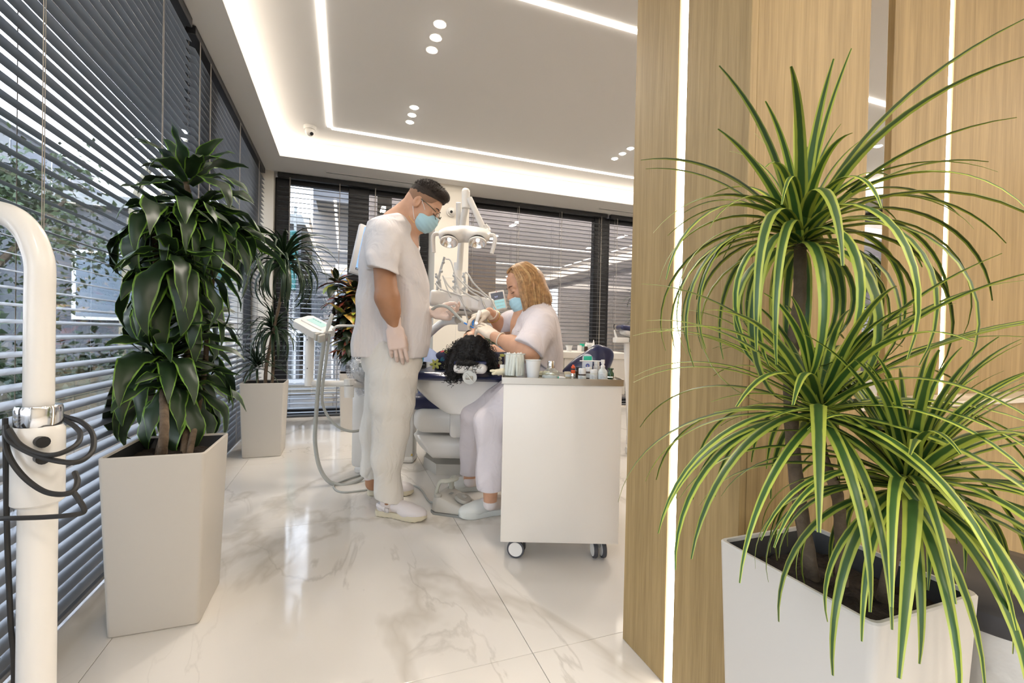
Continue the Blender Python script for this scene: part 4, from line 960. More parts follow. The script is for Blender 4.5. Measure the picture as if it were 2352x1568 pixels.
for k in range(5):
    a = 2*math.pi*k/5+.05; dv = Vector((math.cos(a), math.sin(a), 0))
    b_ = BM(); tube(b_, [so+Z*.11, so+dv*.1+Z*.095, so+dv*.2+Z*.065], lambda s: .020-.007*s, 8); lg = obj('foot', b_, chrome, stl)
    b_ = BM(); n = Vector((-dv.y, dv.x, 0)); cyl(b_, so+dv*.2+Z*.026-n*.018, so+dv*.2+Z*.026+n*.018, .025, seg=18); obj('caster', b_, black_plastic, lg)
bc_ = W(1352, 850, 2.50)
F_ = Field(*bounds([bc_-IR*.22-Z*.20, bc_+IR*.16+Z*.22+IF*.2], .05), .0055)
ux = (IR*.80+Z*.60).normalized(); uz = (Z*.80-IR*.60).normalized()
F_.ell(bc_-IR*.02+Z*.0, (.185, .045, .085), (ux, IF, uz), k=0)
F_.ell(bc_+IR*.045+Z*.035, (.062, .045, .105), AX, k=.03); F_.ell(bc_+IR*.05-Z*.08, (.058, .042, .08), AX, k=.04)
sdf_obj('backrest', F_, navy, stl, 2)
b_ = BM(); tube(b_, [so+Z*(ZSEAT-.06), so+IR*.22+Z*(ZSEAT-.07)+IF*.08, bc_-Z*.20+IR*.05+IF*.03, bc_-Z*.08+IR*.04+IF*.02], .012, 10); obj('back_arm', b_, chrome, stl)

# ------------------------------------------------------------------ dental lamp
dl = 2.75
lc = W(1066, 538, dl)
lamp = thing('dental_lamp', 'white two-reflector dental lamp on a jointed arm above the patient', 'lamp', lc)
F_ = Field(*bounds([lc-IR*.24-Z*.12-IF*.1, lc+IR*.2+Z*.1+IF*.16], .03), .005)
F_.ell(lc+IF*.04+Z*.01, (.165, .075, .050), AX, k=0)
F_.ell(lc-IR*.075-Z*.012, (.078, .062, .046), AX, k=.02); F_.ell(lc+IR*.08-Z*.012, (.078, .062, .046), AX, k=.02)
for sx in (-.085, .085):
    c = lc+IR*sx-IF*.040-Z*.060; a_ = (IF*.45+Z*.9).normalized(); F_.cap(c-a_*.05, .0485, c+a_*.0, .0485, k=.001, op='s'); F_.cap(c, .044, c+a_*.012, .030, k=.002, op='s')
sdf_obj('housing', F_, white_plastic, lamp)
refl = mat('reflector', (.85, .85, .85), .22, 1); bulb = mat('lamp_bulb', (1, 1, 1), .5, emit=(1, .97, .93), strength=14)
for sx in (-.085, .085):
    c = lc+IR*sx-IF*.040-Z*.060; M_ = look_frame(c, (IF*.45+Z*.9))
    b_ = BM(); lathe(b_, [(.048, 0), (.043, .012), (.028, .030), (.001, .036)], M_, 28, ends=False); rf = obj('reflector', b_, refl, lamp)
    b_ = BM(); lathe(b_, [(.0475, -.002), (.0535, .001), (.0525, .010)], M_, 28, ends=False); obj('rim', b_, white_plastic, rf)
    b_ = BM(); ball(b_, M_ @ Vector((0, 0, .022)), .011, 10); obj('bulb', b_, bulb, rf)
for sx, px in ((-1, 992), (1, 1130)):
    b_ = BM(); tube(b_, [lc+IR*sx*.155+Z*.0, lc+IR*sx*.178-Z*.004, lc+IR*sx*.186-Z*.035, lc+IR*sx*(.180 if sx < 0 else .168)-Z*.112], .0125, 12, 6, flat=.8); obj('grip', b_, white_plastic, lamp)
ltop = W(1070, 447, 2.85); jn = W(1072, 462, 2.85)
b_ = BM(); tube(b_, [W(1112, 528, 2.85), W(1098, 498, 2.85), W(1078, 455, 2.86)], .0185, 12, 5); tube(b_, [lc+IR*.10+IF*.06+Z*.02, W(1120, 530, 2.85), W(1112, 518, 2.85)], .02, 12); obj('front_arm', b_, white_plastic, lamp)
b_ = BM(); cyl(b_, W(1070, 441, 2.88), W(1070, 478, 2.88), .026, .026, 20); ball(b_, W(1070, 441, 2.88), .026, 16); obj('joint', b_, white_plastic, lamp)
b_ = BM(); tube(b_, [W(1069, 475, 2.9), W(1062, 520, 2.98), W(1055, 620, 3.05)], .026, 12, 5, flat=.8); tube(b_, [W(1053, 465, 2.93), W(1053, 520, 3.0)], .016, 10); obj('rear_arm', b_, white_plastic, lamp)
pc = W(1052, 610, 3.12); b_ = BM(); cyl(b_, W(1052, 730, 3.12), pc+Z*.02, .027, seg=20); obj('post', b_, white_plastic, lamp)

# ------------------------------------------------------------------ instrument unit with whip arms
du = 3.0; uc = W(1062, 694, du)
un = thing('instrument_unit', 'white dental instrument unit with arched hoses behind the patient', 'dental unit', uc)
F_ = Field(*bounds([uc-IR*.25-Z*.1-IF*.1, uc+IR*.27+Z*.1+IF*.25], .03), .006)
F_.rbox(uc+IF*.06, (.21, .13, .050), .022, ((IR-Z*.13).normalized(), IF, (Z+IR*.13).normalized()), k=0)
for k in range(4): F_.cap(uc-IR*(.10-.075*k)-IF*.09+Z*.03, .020, uc-IR*(.10-.075*k)-IF*.08-Z*.03, .016, k=.004, op='s')
sdf_obj('housing', F_, white_plastic, un)
b_ = BM(); box(b_, (0, 0, 0), (.37, .2, .03), .012, Mr(uc+IF*.06-Z*.068+IR*.01)); obj('lower_tray', b_, grey_plastic, un)
b_ = BM(); box(b_, (0, 0, 0), (.30, .2, .055), .008, Mr(W(1105, 752, 3.05)+IF*.05)); dw = obj('drawer', b_, white_plastic, un); b_ = BM(); box(b_, (0, 0, 0), (.10, .004, .006), .001, Mr(W(1130, 757, 3.05)-IF*.055)); obj('red_strip', b_, mat('red_strip', (.45, .02, .03), .4), dw)
whips = [(1023, 590, 1003, 672), (1003, 628, 1012, 676), (1045, 625, 1042, 678), (1067, 626, 1064, 684)]
for k, (tx_, ty_, bx2, by2) in enumerate(whips):
    a = W(bx2, by2, du); c = W(tx_-2, ty_, du)
    mid = a.lerp(c, .5)+IR*(.012 if k else -.008)
    b_ = BM(); tube(b_, [a, mid, c], .0075, 8, 5, flat=.6); 
    for q in range(3): ball(b_, a.lerp(c, .35+.25*q), .011, 8)
    obj('whip_arm', b_, mat('silver_grey', (.45, .46, .46), .35, .3), un)
for pts in ([(1024, 594), (1036, 600), (1048, 640), (1062, 690), (1075, 735), (1086, 752)], [(1000, 650), (1013, 664), (1038, 672), (1062, 680)], [(1046, 632), (1058, 645), (1080, 668), (1105, 685), (1116, 712)],
            [(1066, 632), (1072, 626), (1088, 650), (1110, 672), (1130, 690), (1140, 712)], [(1017, 633), (1030, 655), (1052, 676), (1066, 700), (1080, 715)], [(1046, 655), (1062, 668), (1082, 680), (1100, 690)], [(1018, 636), (1026, 660), (1036, 682)], [(1068, 650), (1084, 664), (1102, 672), (1118, 684)]):
    b_ = BM(); tube(b_, [W(x, y, du-.06-.03*(i/len(pts))) for i, (x, y) in enumerate(pts)], .0052, 8, 6); obj('hose', b_, hose_white, un)
for a, c in (((1070, 705), (1083, 716)), ((1108, 692), (1117, 712)), ((1130, 690), (1141, 714))):
    b_ = BM(); cyl(b_, W(*a, du-.10), W(*c, du-.11), .0055, .0045, 10); obj('handpiece', b_, steel, un)
pc = W(940, 760, 3.42); b_ = BM(); box(b_, (0, 0, 0), (.12, .14, .78), .02, Mr(Vector((pc.x, pc.y, .41)))); box(b_, (.0, 0, 0), (.13, .16, .05), .02, Mr(Vector((pc.x, pc.y, .025)))); tube(b_, [Vector((pc.x, pc.y, .80)), W(1010, 745, 3.28), W(1052, 735, 3.10)], .028, 12); obj('pedestal', b_, white_plastic, un)
# touch display on the unit
dp = W(1144, 690, 3.0); td_ = thing('touch_display', 'small white framed touch display with a grey and aqua screen on the instrument unit', 'display', dp)
nx = (RT*.98+IF*.2).normalized(); nu = (UP-IR*.20).normalized(); nx = (nx-nu*nx.dot(nu)).normalized(); nz = nx.cross(nu)
MD = frame(dp, nx, nu, nz)
b_ = BM(); box(b_, (0, 0, -.006), (.104, .128, .014), .006, MD); obj('case', b_, white_plastic, td_)
b_ = BM(); box(b_, (0, .030, .0016), (.082, .046, .001), 0, MD); s_ = obj('upper_screen', b_, mat('screen_grey', (.05, .055, .065), .2, emit=(.09, .10, .12), strength=.7), td_)
text_mesh('readout', '5:17', .012, MD @ Matrix.Translation((-.008, .026, .0025)), mat('readout_blue', (.5, .55, .8), .5, emit=(.45, .5, .8), strength=.9), s_)
b_ = BM(); box(b_, (0, -.025, .0016), (.082, .058, .001), 0, MD); s2 = obj('lower_screen', b_, mat('screen_aqua', (.2, .4, .42), .2, emit=(.33, .55, .58), strength=.6), td_)
b_ = BM()
for i in range(4):
    for k in range(2): box(b_, (-.028+.019*i, -.013-.024*k, .0024), (.011, .006, .0006), 0, MD)
obj('touch_key', b_, mat('key_pale', (.5, .7, .7), .4), s2)
b_ = BM(); cyl(b_, dp-Z*.06, dp-Z*.14, .012); obj('mount', b_, white_plastic, td_)
b_ = BM(); cyl(b_, MD @ Vector((0, .059, .0015)), MD @ Vector((0, .059, .0025)), .003); obj('red_mark', b_, MATS['red_strip'], td_)
# monitor behind the standing dentist
mp = W(832, 575, 2.95); mo = thing('monitor', 'tilted white framed monitor with a blue screen behind the standing dentist', 'monitor', mp)
a, b2, c = W(828, 512, 2.95), W(803, 624, 2.9), W(858, 522, 3.12)
ny = (a-b2); hgt = ny.length; ny.normalize(); nx = (IR*.78+IF*.62-Z*.08); nx = (nx-ny*nx.dot(ny)).normalized()
MM = frame(b2, nx, ny, nx.cross(ny)); wd_ = .44
b_ = BM(); box(b_, (wd_/2, hgt/2, -.015), (wd_, hgt, .035), .008, MM); obj('case', b_, mat('monitor_white', (.66, .66, .66), .4), mo)
scr = mat('screen_blue', (.2, .35, .55), .2, emit=(.16, .30, .52), strength=.9)
b_ = BM(); box(b_, (wd_/2+.005, hgt/2+.01, .0032), (wd_-.05, hgt-.05, .001), 0, MM); s_ = obj('screen', b_, scr, mo)
b_ = BM(); box(b_, (wd_/2+.005, .033, .0042), (wd_-.05, .014, .0006), 0, MM); obj('taskbar', b_, mat('task_dark', (.02, .03, .06), .3), s_)
for k in range(8):
    b_ = BM(); box(b_, (.04+.018*k, .033, .0048), (.009, .008, .0005), 0, MM); obj('icon', b_, mat('icon_%s' % 'abc'[k % 3], [(.5, .6, .7), (.3, .5, .2), (.6, .3, .2)][k % 3], .4), s_)
b_ = BM()
for k in range(10): box(b_, (.09, hgt*.42+.011*k, .0042), (.06-.004*(k % 3), .003, .0005), 0, MM)
obj('text_lines', b_, mat('ui_line', (.10, .18, .33), .5), s_)
b_ = BM(); box(b_, (.055, hgt-.045, .0042), (.02, .012, .0006), 0, MM); obj('logo', b_, mat('ui_navy', (.02, .04, .3), .5), s_)
b_ = BM(); tube(b_, [MM @ Vector((wd_/2, hgt*.4, -.03)), MM @ Vector((wd_/2, hgt*.3, -.10)), W(1000, 720, 3.2), W(1052, 740, 3.12)], .018, 10); obj('bracket_arm', b_, white_plastic, mo)

# ------------------------------------------------------------------ assistant unit at the left of the standing dentist
da = 2.84; ac = W(828, 920, 2.95)
au = thing('assistant_unit', 'white assistant unit with a tilted control panel, swing arm and grey hoses', 'dental unit', (ac.x, ac.y, 0))
pd_ = W(836, 900, 3.15); b_ = BM(); box(b_, (0, 0, .34), (.12, .16, .60), .03, Mr(Vector((pd_.x, pd_.y, 0)))); obj('pedestal', b_, white_plastic, au)
b_ = BM(); box(b_, (.06, .04, .025), (.20, .22, .05), .02, Mr(Vector((pd_.x, pd_.y, 0)))); obj('base', b_, white_plastic, au)
F_ = Field(*bounds([W(815, 880, 3.0), W(900, 815, 3.2)], .12), .008); F_.ell(W(845, 845, 3.04), (.11, .12, .10), AX, k=0); F_.ell(W(845, 815, 3.04), (.095, .10, .06), AX, k=.01, op='s'); sdf_obj('bowl', F_, white_plastic, au)
F_ = Field(*bounds([W(815, 905, 3.0), W(900, 800, 3.2)], .16), .009); F_.ell(W(842, 850, 3.02), (.125, .13, .125), AX, k=0); F_.cap(W(838, 895, 3.0), .05, W(840, 850, 3.0), .10, k=.04)
F_.add(lambda x, y, z: .006*np.sin(55*x+18*z)*np.sin(42*y+31*z)+.003*np.sin(120*x+70*z)); F_.shell(.008); F_.plane(W(842, 812, 3.02), Z); sdf_obj('film_wrap', F_, film, au, 0)
b_ = BM(); box(b_, (0, 0, 0), (.09, .05, .03), .008, Mr(W(842, 838, 2.9))); cyl(b_, W(842, 845, 2.9), W(842, 866, 2.9), .018); obj('cup_holder', b_, mid_grey, au)
b_ = BM(); cyl(b_, W(802, 912, da), W(802, 886, da), .029, seg=24); cyl(b_, W(802, 884, da), W(802, 870, da), .031, seg=24); obj('arm_joint', b_, white_plastic, au)
a, c = W(712, 880, da), W(806, 881, da)
b_ = BM(); tube(b_, [a, c], .019, 16, smooth=False); box(b_, (0, 0, 0), (.03, .07, .04), .01, Mr(W(806, 880, da)+IF*.05)); tube(b_, [c, W(835, 885, 2.98)], .02, 12, smooth=False); obj('swing_arm', b_, white_plastic, au)
b_ = BM(); lathe(b_, [(.026, -.005), (.027, .03), (.022, .05), (.024, .06), (.0255, .12), (.0265, .22), (.0265, .27), (.024, .275), (.022, .31)], Matrix.Translation(W(710, 884, da)), 24); obj('post', b_, white_plastic, au)
for py in (845, 780):
    b_ = BM(); cyl(b_, W(710, py, da)-IF*.024, W(710, py, da)-IF*.0275, .0035, seg=10); obj('screw', b_, black_plastic, au)
# tilted panel
pcn = W(722, 752, da-.02)
px_ = (IR*.86-IF*.35-Z*.36).normalized(); pz_ = (Z*.80-IF*.35+IR*.20); pz_ = (pz_-px_*pz_.dot(px_)).normalized(); py_ = pz_.cross(px_)
MP = frame(pcn, px_, py_, pz_)
b_ = BM(); prism(b_, [(-.115, -.045), (-.10, -.07), (.07, -.075), (.115, -.04), (.12, .05), (.09, .075), (-.10, .075), (-.118, .05)], MP @ Matrix.Translation((0, 0, -.022)), .044); bevel_all(b_, .012, 3); obj('panel_body', b_, white_plastic, au)
b_ = BM(); box(b_, (-.01, .03, .0225), (.13, .055, .001), 0, MP); s_ = obj('panel_screen', b_, mat('aqua_panel', (.30, .48, .46), .25, emit=(.3, .45, .44), strength=.35), au)
b_ = BM()
for k in range(4): box(b_, (-.06+.02*k, .045, .0232), (.012, .008, .0005), 0, MP)
obj('key_row', b_, mat('key_teal', (.1, .3, .3), .4), s_)
b_ = BM(); box(b_, (-.0, -.025, .024), (.17, .008, .006), .002, MP); obj('ridge', b_, white_plastic, au)
for k, xx in enumerate((.095, .125)):
    b_ = BM(); box(b_, (xx, -.055, -.005), (.022, .045, .05), .007, MP); obj('hose_clip', b_, grey_plastic, au)
b_ = BM(); lathe(b_, [(.008, -.02), (.010, 0), (.0135, .02), (.0105, .055), (.0095, .058), (.0085, .085), (.006, .088)], look_frame(W(753, 752, da-.07), W(763, 720, da-.07)-W(753, 752, da-.07)), 16); obj('suction_handpiece', b_, mat('pale_grey', (.60, .61, .58), .4), au)
h1 = [W(747, 765, da-.07), W(742, 800, da-.06), W(732, 880, da-.05), W(725, 970, da), W(724, 1020, da), W(735, 1075, da), W(760, 1108, da), W(800, 1112, da+.02), W(838, 1090, da+.1), W(850, 1040, da+.15)]
b_ = BM(); tube(b_, h1, .0125, 12, 7); obj('thick_hose', b_, hose_grey, au)
h2 = [W(757, 765, da-.08), W(750, 820, da-.06), W(740, 900, da-.04), W(745, 940, da), W(770, 975, da), W(805, 990, da+.03), W(845, 985, da+.1)]
b_ = BM(); tube(b_, h2, .0085, 12, 7); obj('thin_hose', b_, hose_grey, au)
h3 = [W(764, 757, da-.08), W(775, 749, da-.06), W(800, 748, da-.0), W(840, 749, 2.8)]
b_ = BM(); tube(b_, h3, .0078, 10, 7); obj('top_hose', b_, hose_white, au)
# white/blue suction in the patient's mouth, grey hose through the dentist's hand
sg = thing('suction_tube', 'grey suction hose with a bright blue tip held over the patient by the standing dentist', 'suction tube', W(1040, 725, 2.45))
b_ = BM(); tube(b_, [W(940, 735, 2.6), W(985, 715, 2.52), W(1005, 703, 2.47), W(1025, 704, 2.44), W(1040, 715, 2.44), W(1056, 731, 2.44)], lambda s: .0085 if s < .8 else .0075, 12, 7); obj('hose', b_, hose_grey, sg)
b_ = BM(); cyl(b_, W(1055, 730, 2.44), W(1066, 741, 2.44), .0068, .0055, 14); obj('coupler', b_, mat('pale_grey', (.60, .61, .58), .4), sg)
b_ = BM(); cyl(b_, W(1066, 741, 2.44), W(1088, 753, 2.44), .0042, .004, 12); obj('blue_tip', b_, mat('bright_blue', (.02, .22, .70), .3), sg)
ins = thing('curing_light', 'white and blue curing light held in the seated dentist\'s far hand', 'curing light', W(1098, 730, 2.42))
b_ = BM(); tube(b_, [W(1102, 716, 2.45), W(1098, 728, 2.42), W(1094, 740, 2.41)], lambda s: .012-.004*s, 14, 5); obj('body', b_, white_plastic, ins)
b_ = BM(); tube(b_, [W(1095, 722, 2.435), W(1087, 735, 2.43), W(1086, 748, 2.43)], .005, 10, 5); obj('blue_stem', b_, MATS['bright_blue'], ins)
b_ = BM(); ball(b_, W(1094, 741, 2.41), .0085, 12); obj('tip', b_, mat('tip_glow', (1, 1, 1), .3, emit=(1, .97, 1), strength=1.6), ins)

# ------------------------------------------------------------------ back right cabinet with small things
cd = 3.9; c0, c1 = W(1225, 810, cd), W(1440, 806, cd)
cab = thing('hanging_cabinet', 'white hanging cabinet with a pale top in front of the back window', 'cabinet', ((c0.x+c1.x)/2, (c0.y+c1.y)/2, .47))
cxv = (c1-c0); cxv.z = 0; cw = cxv.length-.01; cxv.normalize(); MCb = frame(Vector((c0.x, c0.y, 0)), cxv, Vector((-cxv.y, cxv.x, 0)), Z)
b_ = BM(); box(b_, (cw/2, .22, .62), (cw, .42, .30), .003, MCb, 1); obj('body', b_, white_gloss, cab)
for k in range(3):
    b_ = BM(); box(b_, (cw*(k+.5)/3, .0, .63), (cw/3-.004, .018, .30), .003, MCb, 1); obj('door', b_, white_gloss, cab)
b_ = BM(); box(b_, (cw/2, .21, .80), (cw+.01, .46, .055), .004, MCb, 1); obj('top', b_, white_gloss, cab)
b_ = BM(); box(b_, (cw/2, .25, .235), (cw*.8, .3, .47), .003, MCb, 1); obj('plinth', b_, mat('dark_plinth', (.04, .045, .055), .5), cab)
ZB = .828
def cpnt(px): p = W(px, 800, cd+.12); p.z = ZB; return p
bottle('white plastic cup on the back cabinet next to the seated dentist', 1307, 0, [(.022, 0), (.024, .03), (.032, .05), (.034, .053)], MATS['translucent_white'], name='cup', cat='cup', p=cpnt(1307))
bottle('small white pot on the back cabinet', 1331, 0, [(.018, 0), (.019, .04), (.016, .045)], cap_w, [(.019, .044), (.019, .055)], cap_w, name='pot', cat='pot', p=cpnt(1331))
bottle('green topped clear pot on the back cabinet', 1339, 0, [(.020, 0), (.020, .05)], MATS['clear_bottle'], [(.021, .045), (.021, .068)], MATS['mint'], name='pot', cat='pot', p=cpnt(1339)+IF*.05)
bottle('brown dropper bottle on the back cabinet', 1346, 0, [(.017, 0), (.017, .04), (.009, .048)], dk_brown, [(.010, .047), (.010, .062), (.004, .075), (.003, .085)], cap_w, p=cpnt(1346))
bottle('white round pot behind the navy stool backrest', 1354, 0, [(.026, 0), (.028, .05), (.02, .06)], cap_w, [(.028, .058), (.028, .078)], cap_w, name='pot', cat='pot', p=cpnt(1356)+IF*.04)
bottle('white dropper bottle with a pointed top on the back cabinet', 1362, 0, [(.017, 0), (.017, .055), (.009, .062)], cap_w, [(.009, .060), (.009, .075), (.005, .09), (.003, .105)], cap_w, p=cpnt(1363))
# second unit glimpsed at the wood column
d2 = 3.7; u2 = W(1440, 775, d2)
t = thing('dental_unit', 'white dental unit with a navy headrest glimpsed beside the wood column edge', 'dental unit', (u2.x, u2.y, 0))
F_ = Field(*bounds([u2-IR*.1-Z*.1, u2+IR*.25+Z*.12+IF*.2], .05), .008); F_.rbox(W(1452, 765, d2), (.09, .09, .03), .028, ((IR-Z*.25).normalized(), IF, (Z+IR*.25).normalized()), k=0); sdf_obj('headrest_shell', F_, white_plastic, t)
F_ = Field(*bounds([u2-IR*.1-Z*.1, u2+IR*.25+Z*.15+IF*.2], .05), .008); F_.rbox(W(1449, 757, d2), (.105, .10, .022), .02, ((IR-Z*.2).normalized(), IF, (Z+IR*.2).normalized()), k=0); sdf_obj('headrest_cushion', F_, navy, t)
b_ = BM(); box(b_, (0, 0, 0), (.11, .12, .045), .008, Mr(W(1426, 781, d2))); obj('holder', b_, white_plastic, t)
b_ = BM(); tube(b_, [W(1411, 757, d2-.03), W(1414, 770, d2-.03), W(1418, 782, d2-.03)], lambda s: .006+.006*s, 10); obj('handpiece', b_, white_plastic, t)
b_ = BM(); tube(b_, [W(1411, 757, d2-.03), W(1410, 748, d2-.03), W(1413, 744, d2-.03)], .003, 8); obj('light_guide', b_, black_plastic, t)
b_ = BM(); tube(b_, [W(1439, 785, d2), W(1441, 830, d2), W(1447, 1000, d2)], .024, 12); p_ = W(1447, 1000, d2); box(b_, (0, 0, .03), (.22, .24, .06), .02, Mr(Vector((p_.x+.08, p_.y-.05, 0)))); cyl(b_, Vector((p_.x, p_.y, .1)), p_, .03); obj('support', b_, white_plastic, t)
F_ = Field(*bounds([u2+IR*.1-Z*.3-IF*.4, u2+IR*.7+IF*.5-Z*.1], .1), .012); F_.rbox(u2+IR*.40-IF*.02-Z*.22, (.24, .35, .04), .035, AX, k=0); sdf_obj('seat_cushion', F_, navy, t)
# ------------------------------------------------------------------ people
def comb(o, A, v): return o + A[0]*v[0] + A[1]*v[1] + A[2]*v[2]
def rot_to(v, n, deg):      # rotate v towards n
    v, n = Vector(v).normalized(), Vector(n).normalized(); n = (n-v*v.dot(n)).normalized(); return v*math.cos(R(deg))+n*math.sin(R(deg))
def hand(name, parent, wrist, D, N, T, bends, thumb, sc_=1.0, mt=None, vox=.0026, cuff=.05, arm=None, spread=4, tscale=1):
    """wrist point, D to the fingers, N palm side, T thumb side; bends per finger in degrees"""
    D = Vector(D).normalized(); N = Vector(N); N = (N-D*D.dot(N)).normalized(); T = Vector(T); T = (T-D*D.dot(T)-N*N.dot(T)).normalized()
    s = sc_; chains = []
    offs = (.030, .0105, -.0095, -.0285); fw_ = (.088, .093, .088, .078)
    lens = ((.041, .025, .020), (.045, .029, .021), (.041, .027, .020), (.032, .020, .018))
    for i in range(4):
        p = wrist+(D*fw_[i]+T*offs[i])*s; d = rot_to(D, T if offs[i] > 0 else -T, abs(offs[i])/.03*spread) if abs(offs[i]) > .001 else D
        pts = [wrist+(D*.04+T*offs[i]*.8)*s, p]; dn = N
        for b, l in zip(bends[i], lens[i]):
            nd = rot_to(d, dn, b) if b else d; dn = (dn-nd*dn.dot(nd)).normalized() if abs(b) < 89 else -d; d = nd; pts.append(pts[-1]+d*l*s)
        chains.append((pts, (.0125, .0095, .0088, .0080, .0068)))
    tp_ = [wrist+(D*.018+T*.020+N*.006)*s]; 
    for v, l in zip(thumb, (.042, .033, .025)):
        d = (D*v[0]+T*v[1]+N*v[2]).normalized(); tp_.append(tp_[-1]+d*l*s*tscale)
    chains.append((tp_, (.0165, .0130, .0108, .0085)))
    allp = [q for c, _ in chains for q in c]+[wrist-D*cuff]
    P = np.array([list(q) for q in allp]); F = Field(P.min(0)-.035, P.max(0)+.035, vox)
    F.rbox(wrist+D*.052*s, (.048*s, .039*s, .0135*s), .012*s, (D, T, N), k=0)
    F.cap(wrist-(arm or D)*cuff*.8, .0335*s, wrist+D*.025*s, .028*s, k=.014, flat=(N, .84))
    F.ell(wrist+(D*.03+T*.018+N*.008)*s, (.032*s, .018*s, .014*s), (D, T, N), k=.012)
    for pts, rr in chains:
        for i in range(len(pts)-1):
            F.cap(pts[i], rr[i]*s, pts[i+1], rr[i+1]*s, k=.0035 if i else .008)
    F.plane(wrist-(arm or D)*cuff, -(arm or D))
    o = sdf_obj(name, F, mt or glove_mat, parent, 1)
    return o, chains
def ring_tube(c, n, r, t, mt, name, parent, flat=None, seg=26):
    M = look_frame(c, n); b_ = BM(); pts = [M @ Vector((r*math.cos(2*math.pi*i/seg), r*math.sin(2*math.pi*i/seg)*(flat or 1), 0)) for i in range(seg+1)]
    tube(b_, pts, t, 8, smooth=False); return obj(name, b_, mt, parent)
def head_field(F, O, A, s=1.0, eyes=True):
    c = lambda f, si, u: comb(O, A, (f*s, si*s, u*s)); Fw, S, U = A
    E_ = lambda f, si, u, r, k=.012, op='u': F.ell(c(f, si, u), [x*s for x in r], (Fw, S, U), k*s, op)
    C_ = lambda a, ra, b, rb, k=.01, op='u': F.cap(c(*a), ra*s, c(*b), rb*s, k*s, op)
    E_(-.006, 0, .036, (.097, .075, .090), 0)
    E_(.028, 0, -.030, (.062, .056, .080), .03)
    C_((.066, 0, -.098), .021, (.010, .048, -.066), .018, .025); C_((.066, 0, -.098), .021, (.010, -.048, -.066), .018, .025)
    for q in (-1, 1):
        E_(.056, q*.040, -.026, (.024, .020, .022), .02)
        E_(.086, q*.032, .001, (.016, .017, .011), .010, 's')
        E_(.079, q*.031, .001, (.014, .015, .012), .004)
        C_((.083, q*.014, .022), .009, (.072, q*.048, .022), .008, .012)
        E_(-.014, q*.079, -.004, (.021, .009, .033), .004); E_(-.006, q*.089, -.001, (.012, .0095, .021), .002, 's')
        C_((.100, q*.011, -.030), .007, (.100, q*.011, -.030), .007, .008)
    C_((.086, 0, .012), .009, (.112, 0, -.024), .0115, .012)
    C_((.086, -.020, -.056), .0065, (.086, .020, -.056), .0065, .008); C_((.090, -.010, -.053), .006, (.090, .010, -.053), .006, .006)
    C_((.085, -.015, -.067), .007, (.085, .015, -.067), .007, .008)
    return c
def face_bits(parent, O, A, s, brow_m, eye_open=False):
    c = lambda f, si, u: comb(O, A, (f*s, si*s, u*s))
    for q in (-1, 1):
        b_ = BM(); tube(b_, [c(.094, q*.012, .026), c(.092, q*.030, .031), c(.074, q*.050, .026)], lambda t: .0034*s*(1-.6*abs(t-.35)), 6, 5, flat=.6); obj('eyebrow', b_, brow_m, parent)
        b_ = BM(); tube(b_, [c(.0945, q*.019, -.005), c(.0955, q*.031, -.0085), c(.084, q*.046, -.005)], .0016*s, 5, 5); obj('eyelash', b_, mat('lash_dark', (.02, .012, .01), .6), parent)
def clog(parent, heel, toe, L=.27, wd=.048, upper_m=None, sole_m=None, strap=False, name='clog', foot_h=.07, serr=True):
    a = (toe-heel); a.z = 0; a.normalize(); n = Z.cross(a); h0 = Vector((heel.x, heel.y, 0)); M = frame(h0, a, n, Z)
    prof = [(0, .018), (.02, .030), (.10, .034), (.35, .030), (.55, .040), (.72, wd), (.86, wd*.93), (.95, wd*.68), (1.0, .014)]
    def hw(t): return np.interp(t, [p[0] for p in prof], [p[1] for p in prof])
    N_ = 22; ts = [i/N_ for i in range(N_+1)]
    out_ = [(t*L, hw(t)) for t in ts]+[(t*L, -hw(t)) for t in ts[::-1]]
    def ht(x): return .004+.010*max(0, (x/L-.75)/.25)**2
    b_ = BM(); lo_ = [b_.verts.new(M @ Vector((x, y*.96, ht(x)+(0.003 if (i % 2 and serr) else 0)-.003))) for i, (x, y) in enumerate(out_)]
    mid = [b_.verts.new(M @ Vector((x, y*1.03, ht(x)+.008))) for x, y in out_]; hi_ = [b_.verts.new(M @ Vector((x, y*1.0, .030+.003*max(0, x/L-.7)))) for x, y in out_]
    k = len(out_)
    for i in range(k):
        j = (i+1) % k; b_.faces.new((lo_[i], lo_[j], mid[j], mid[i])); b_.faces.new((mid[i], mid[j], hi_[j], hi_[i]))
    b_.faces.new(lo_[::-1]); b_.faces.new(hi_)
    A = (a, n, Z); P = lambda x, y, z: h0+a*x+n*y+Z*z
    F = Field(*bounds([P(-.03, -.07, 0), P(L+.03, .07, .14)], .07), .0038)
    F.ell(P(L*.74, 0, .034), (L*.27, wd*.98, .037), A, k=0); F.cap(P(L*.62, 0, .045), .036, P(L*.36, 0, .062), .036, k=.03); F.ell(P(L*.17, 0, .045), (L*.17, .034, .034), A, k=.03)
    F.plane(P(0, 0, .020), -Z)
    if foot_h: F.ell(P(L*.22, 0, .095), (.055, .05, .035), A, k=.008, op='s')
    o = sdf_obj(name, F, upper_m, parent, 2)
    obj('sole', b_, sole_m, o)
    if strap:
        b_ = BM(); sd = -1 if n.dot(IF) > 0 else 1
        tube(b_, [P(L*.05, sd*.030, .062), P(L*.22, sd*.043, .052), P(L*.34, sd*.044, .040)], .010, 8, 5, flat=.25, hint=Z); obj('strap', b_, upper_m, o)
        c = P(L*.30, sd*.049, .047); b_ = BM(); tube(b_, [c+a*x+Z*z for x, z in ((-.011, -.011), (.011, -.011), (.011, .011), (-.011, .011), (-.011, -.011))], .0018, 6, smooth=False); obj('buckle', b_, chrome, o)
    return o, P
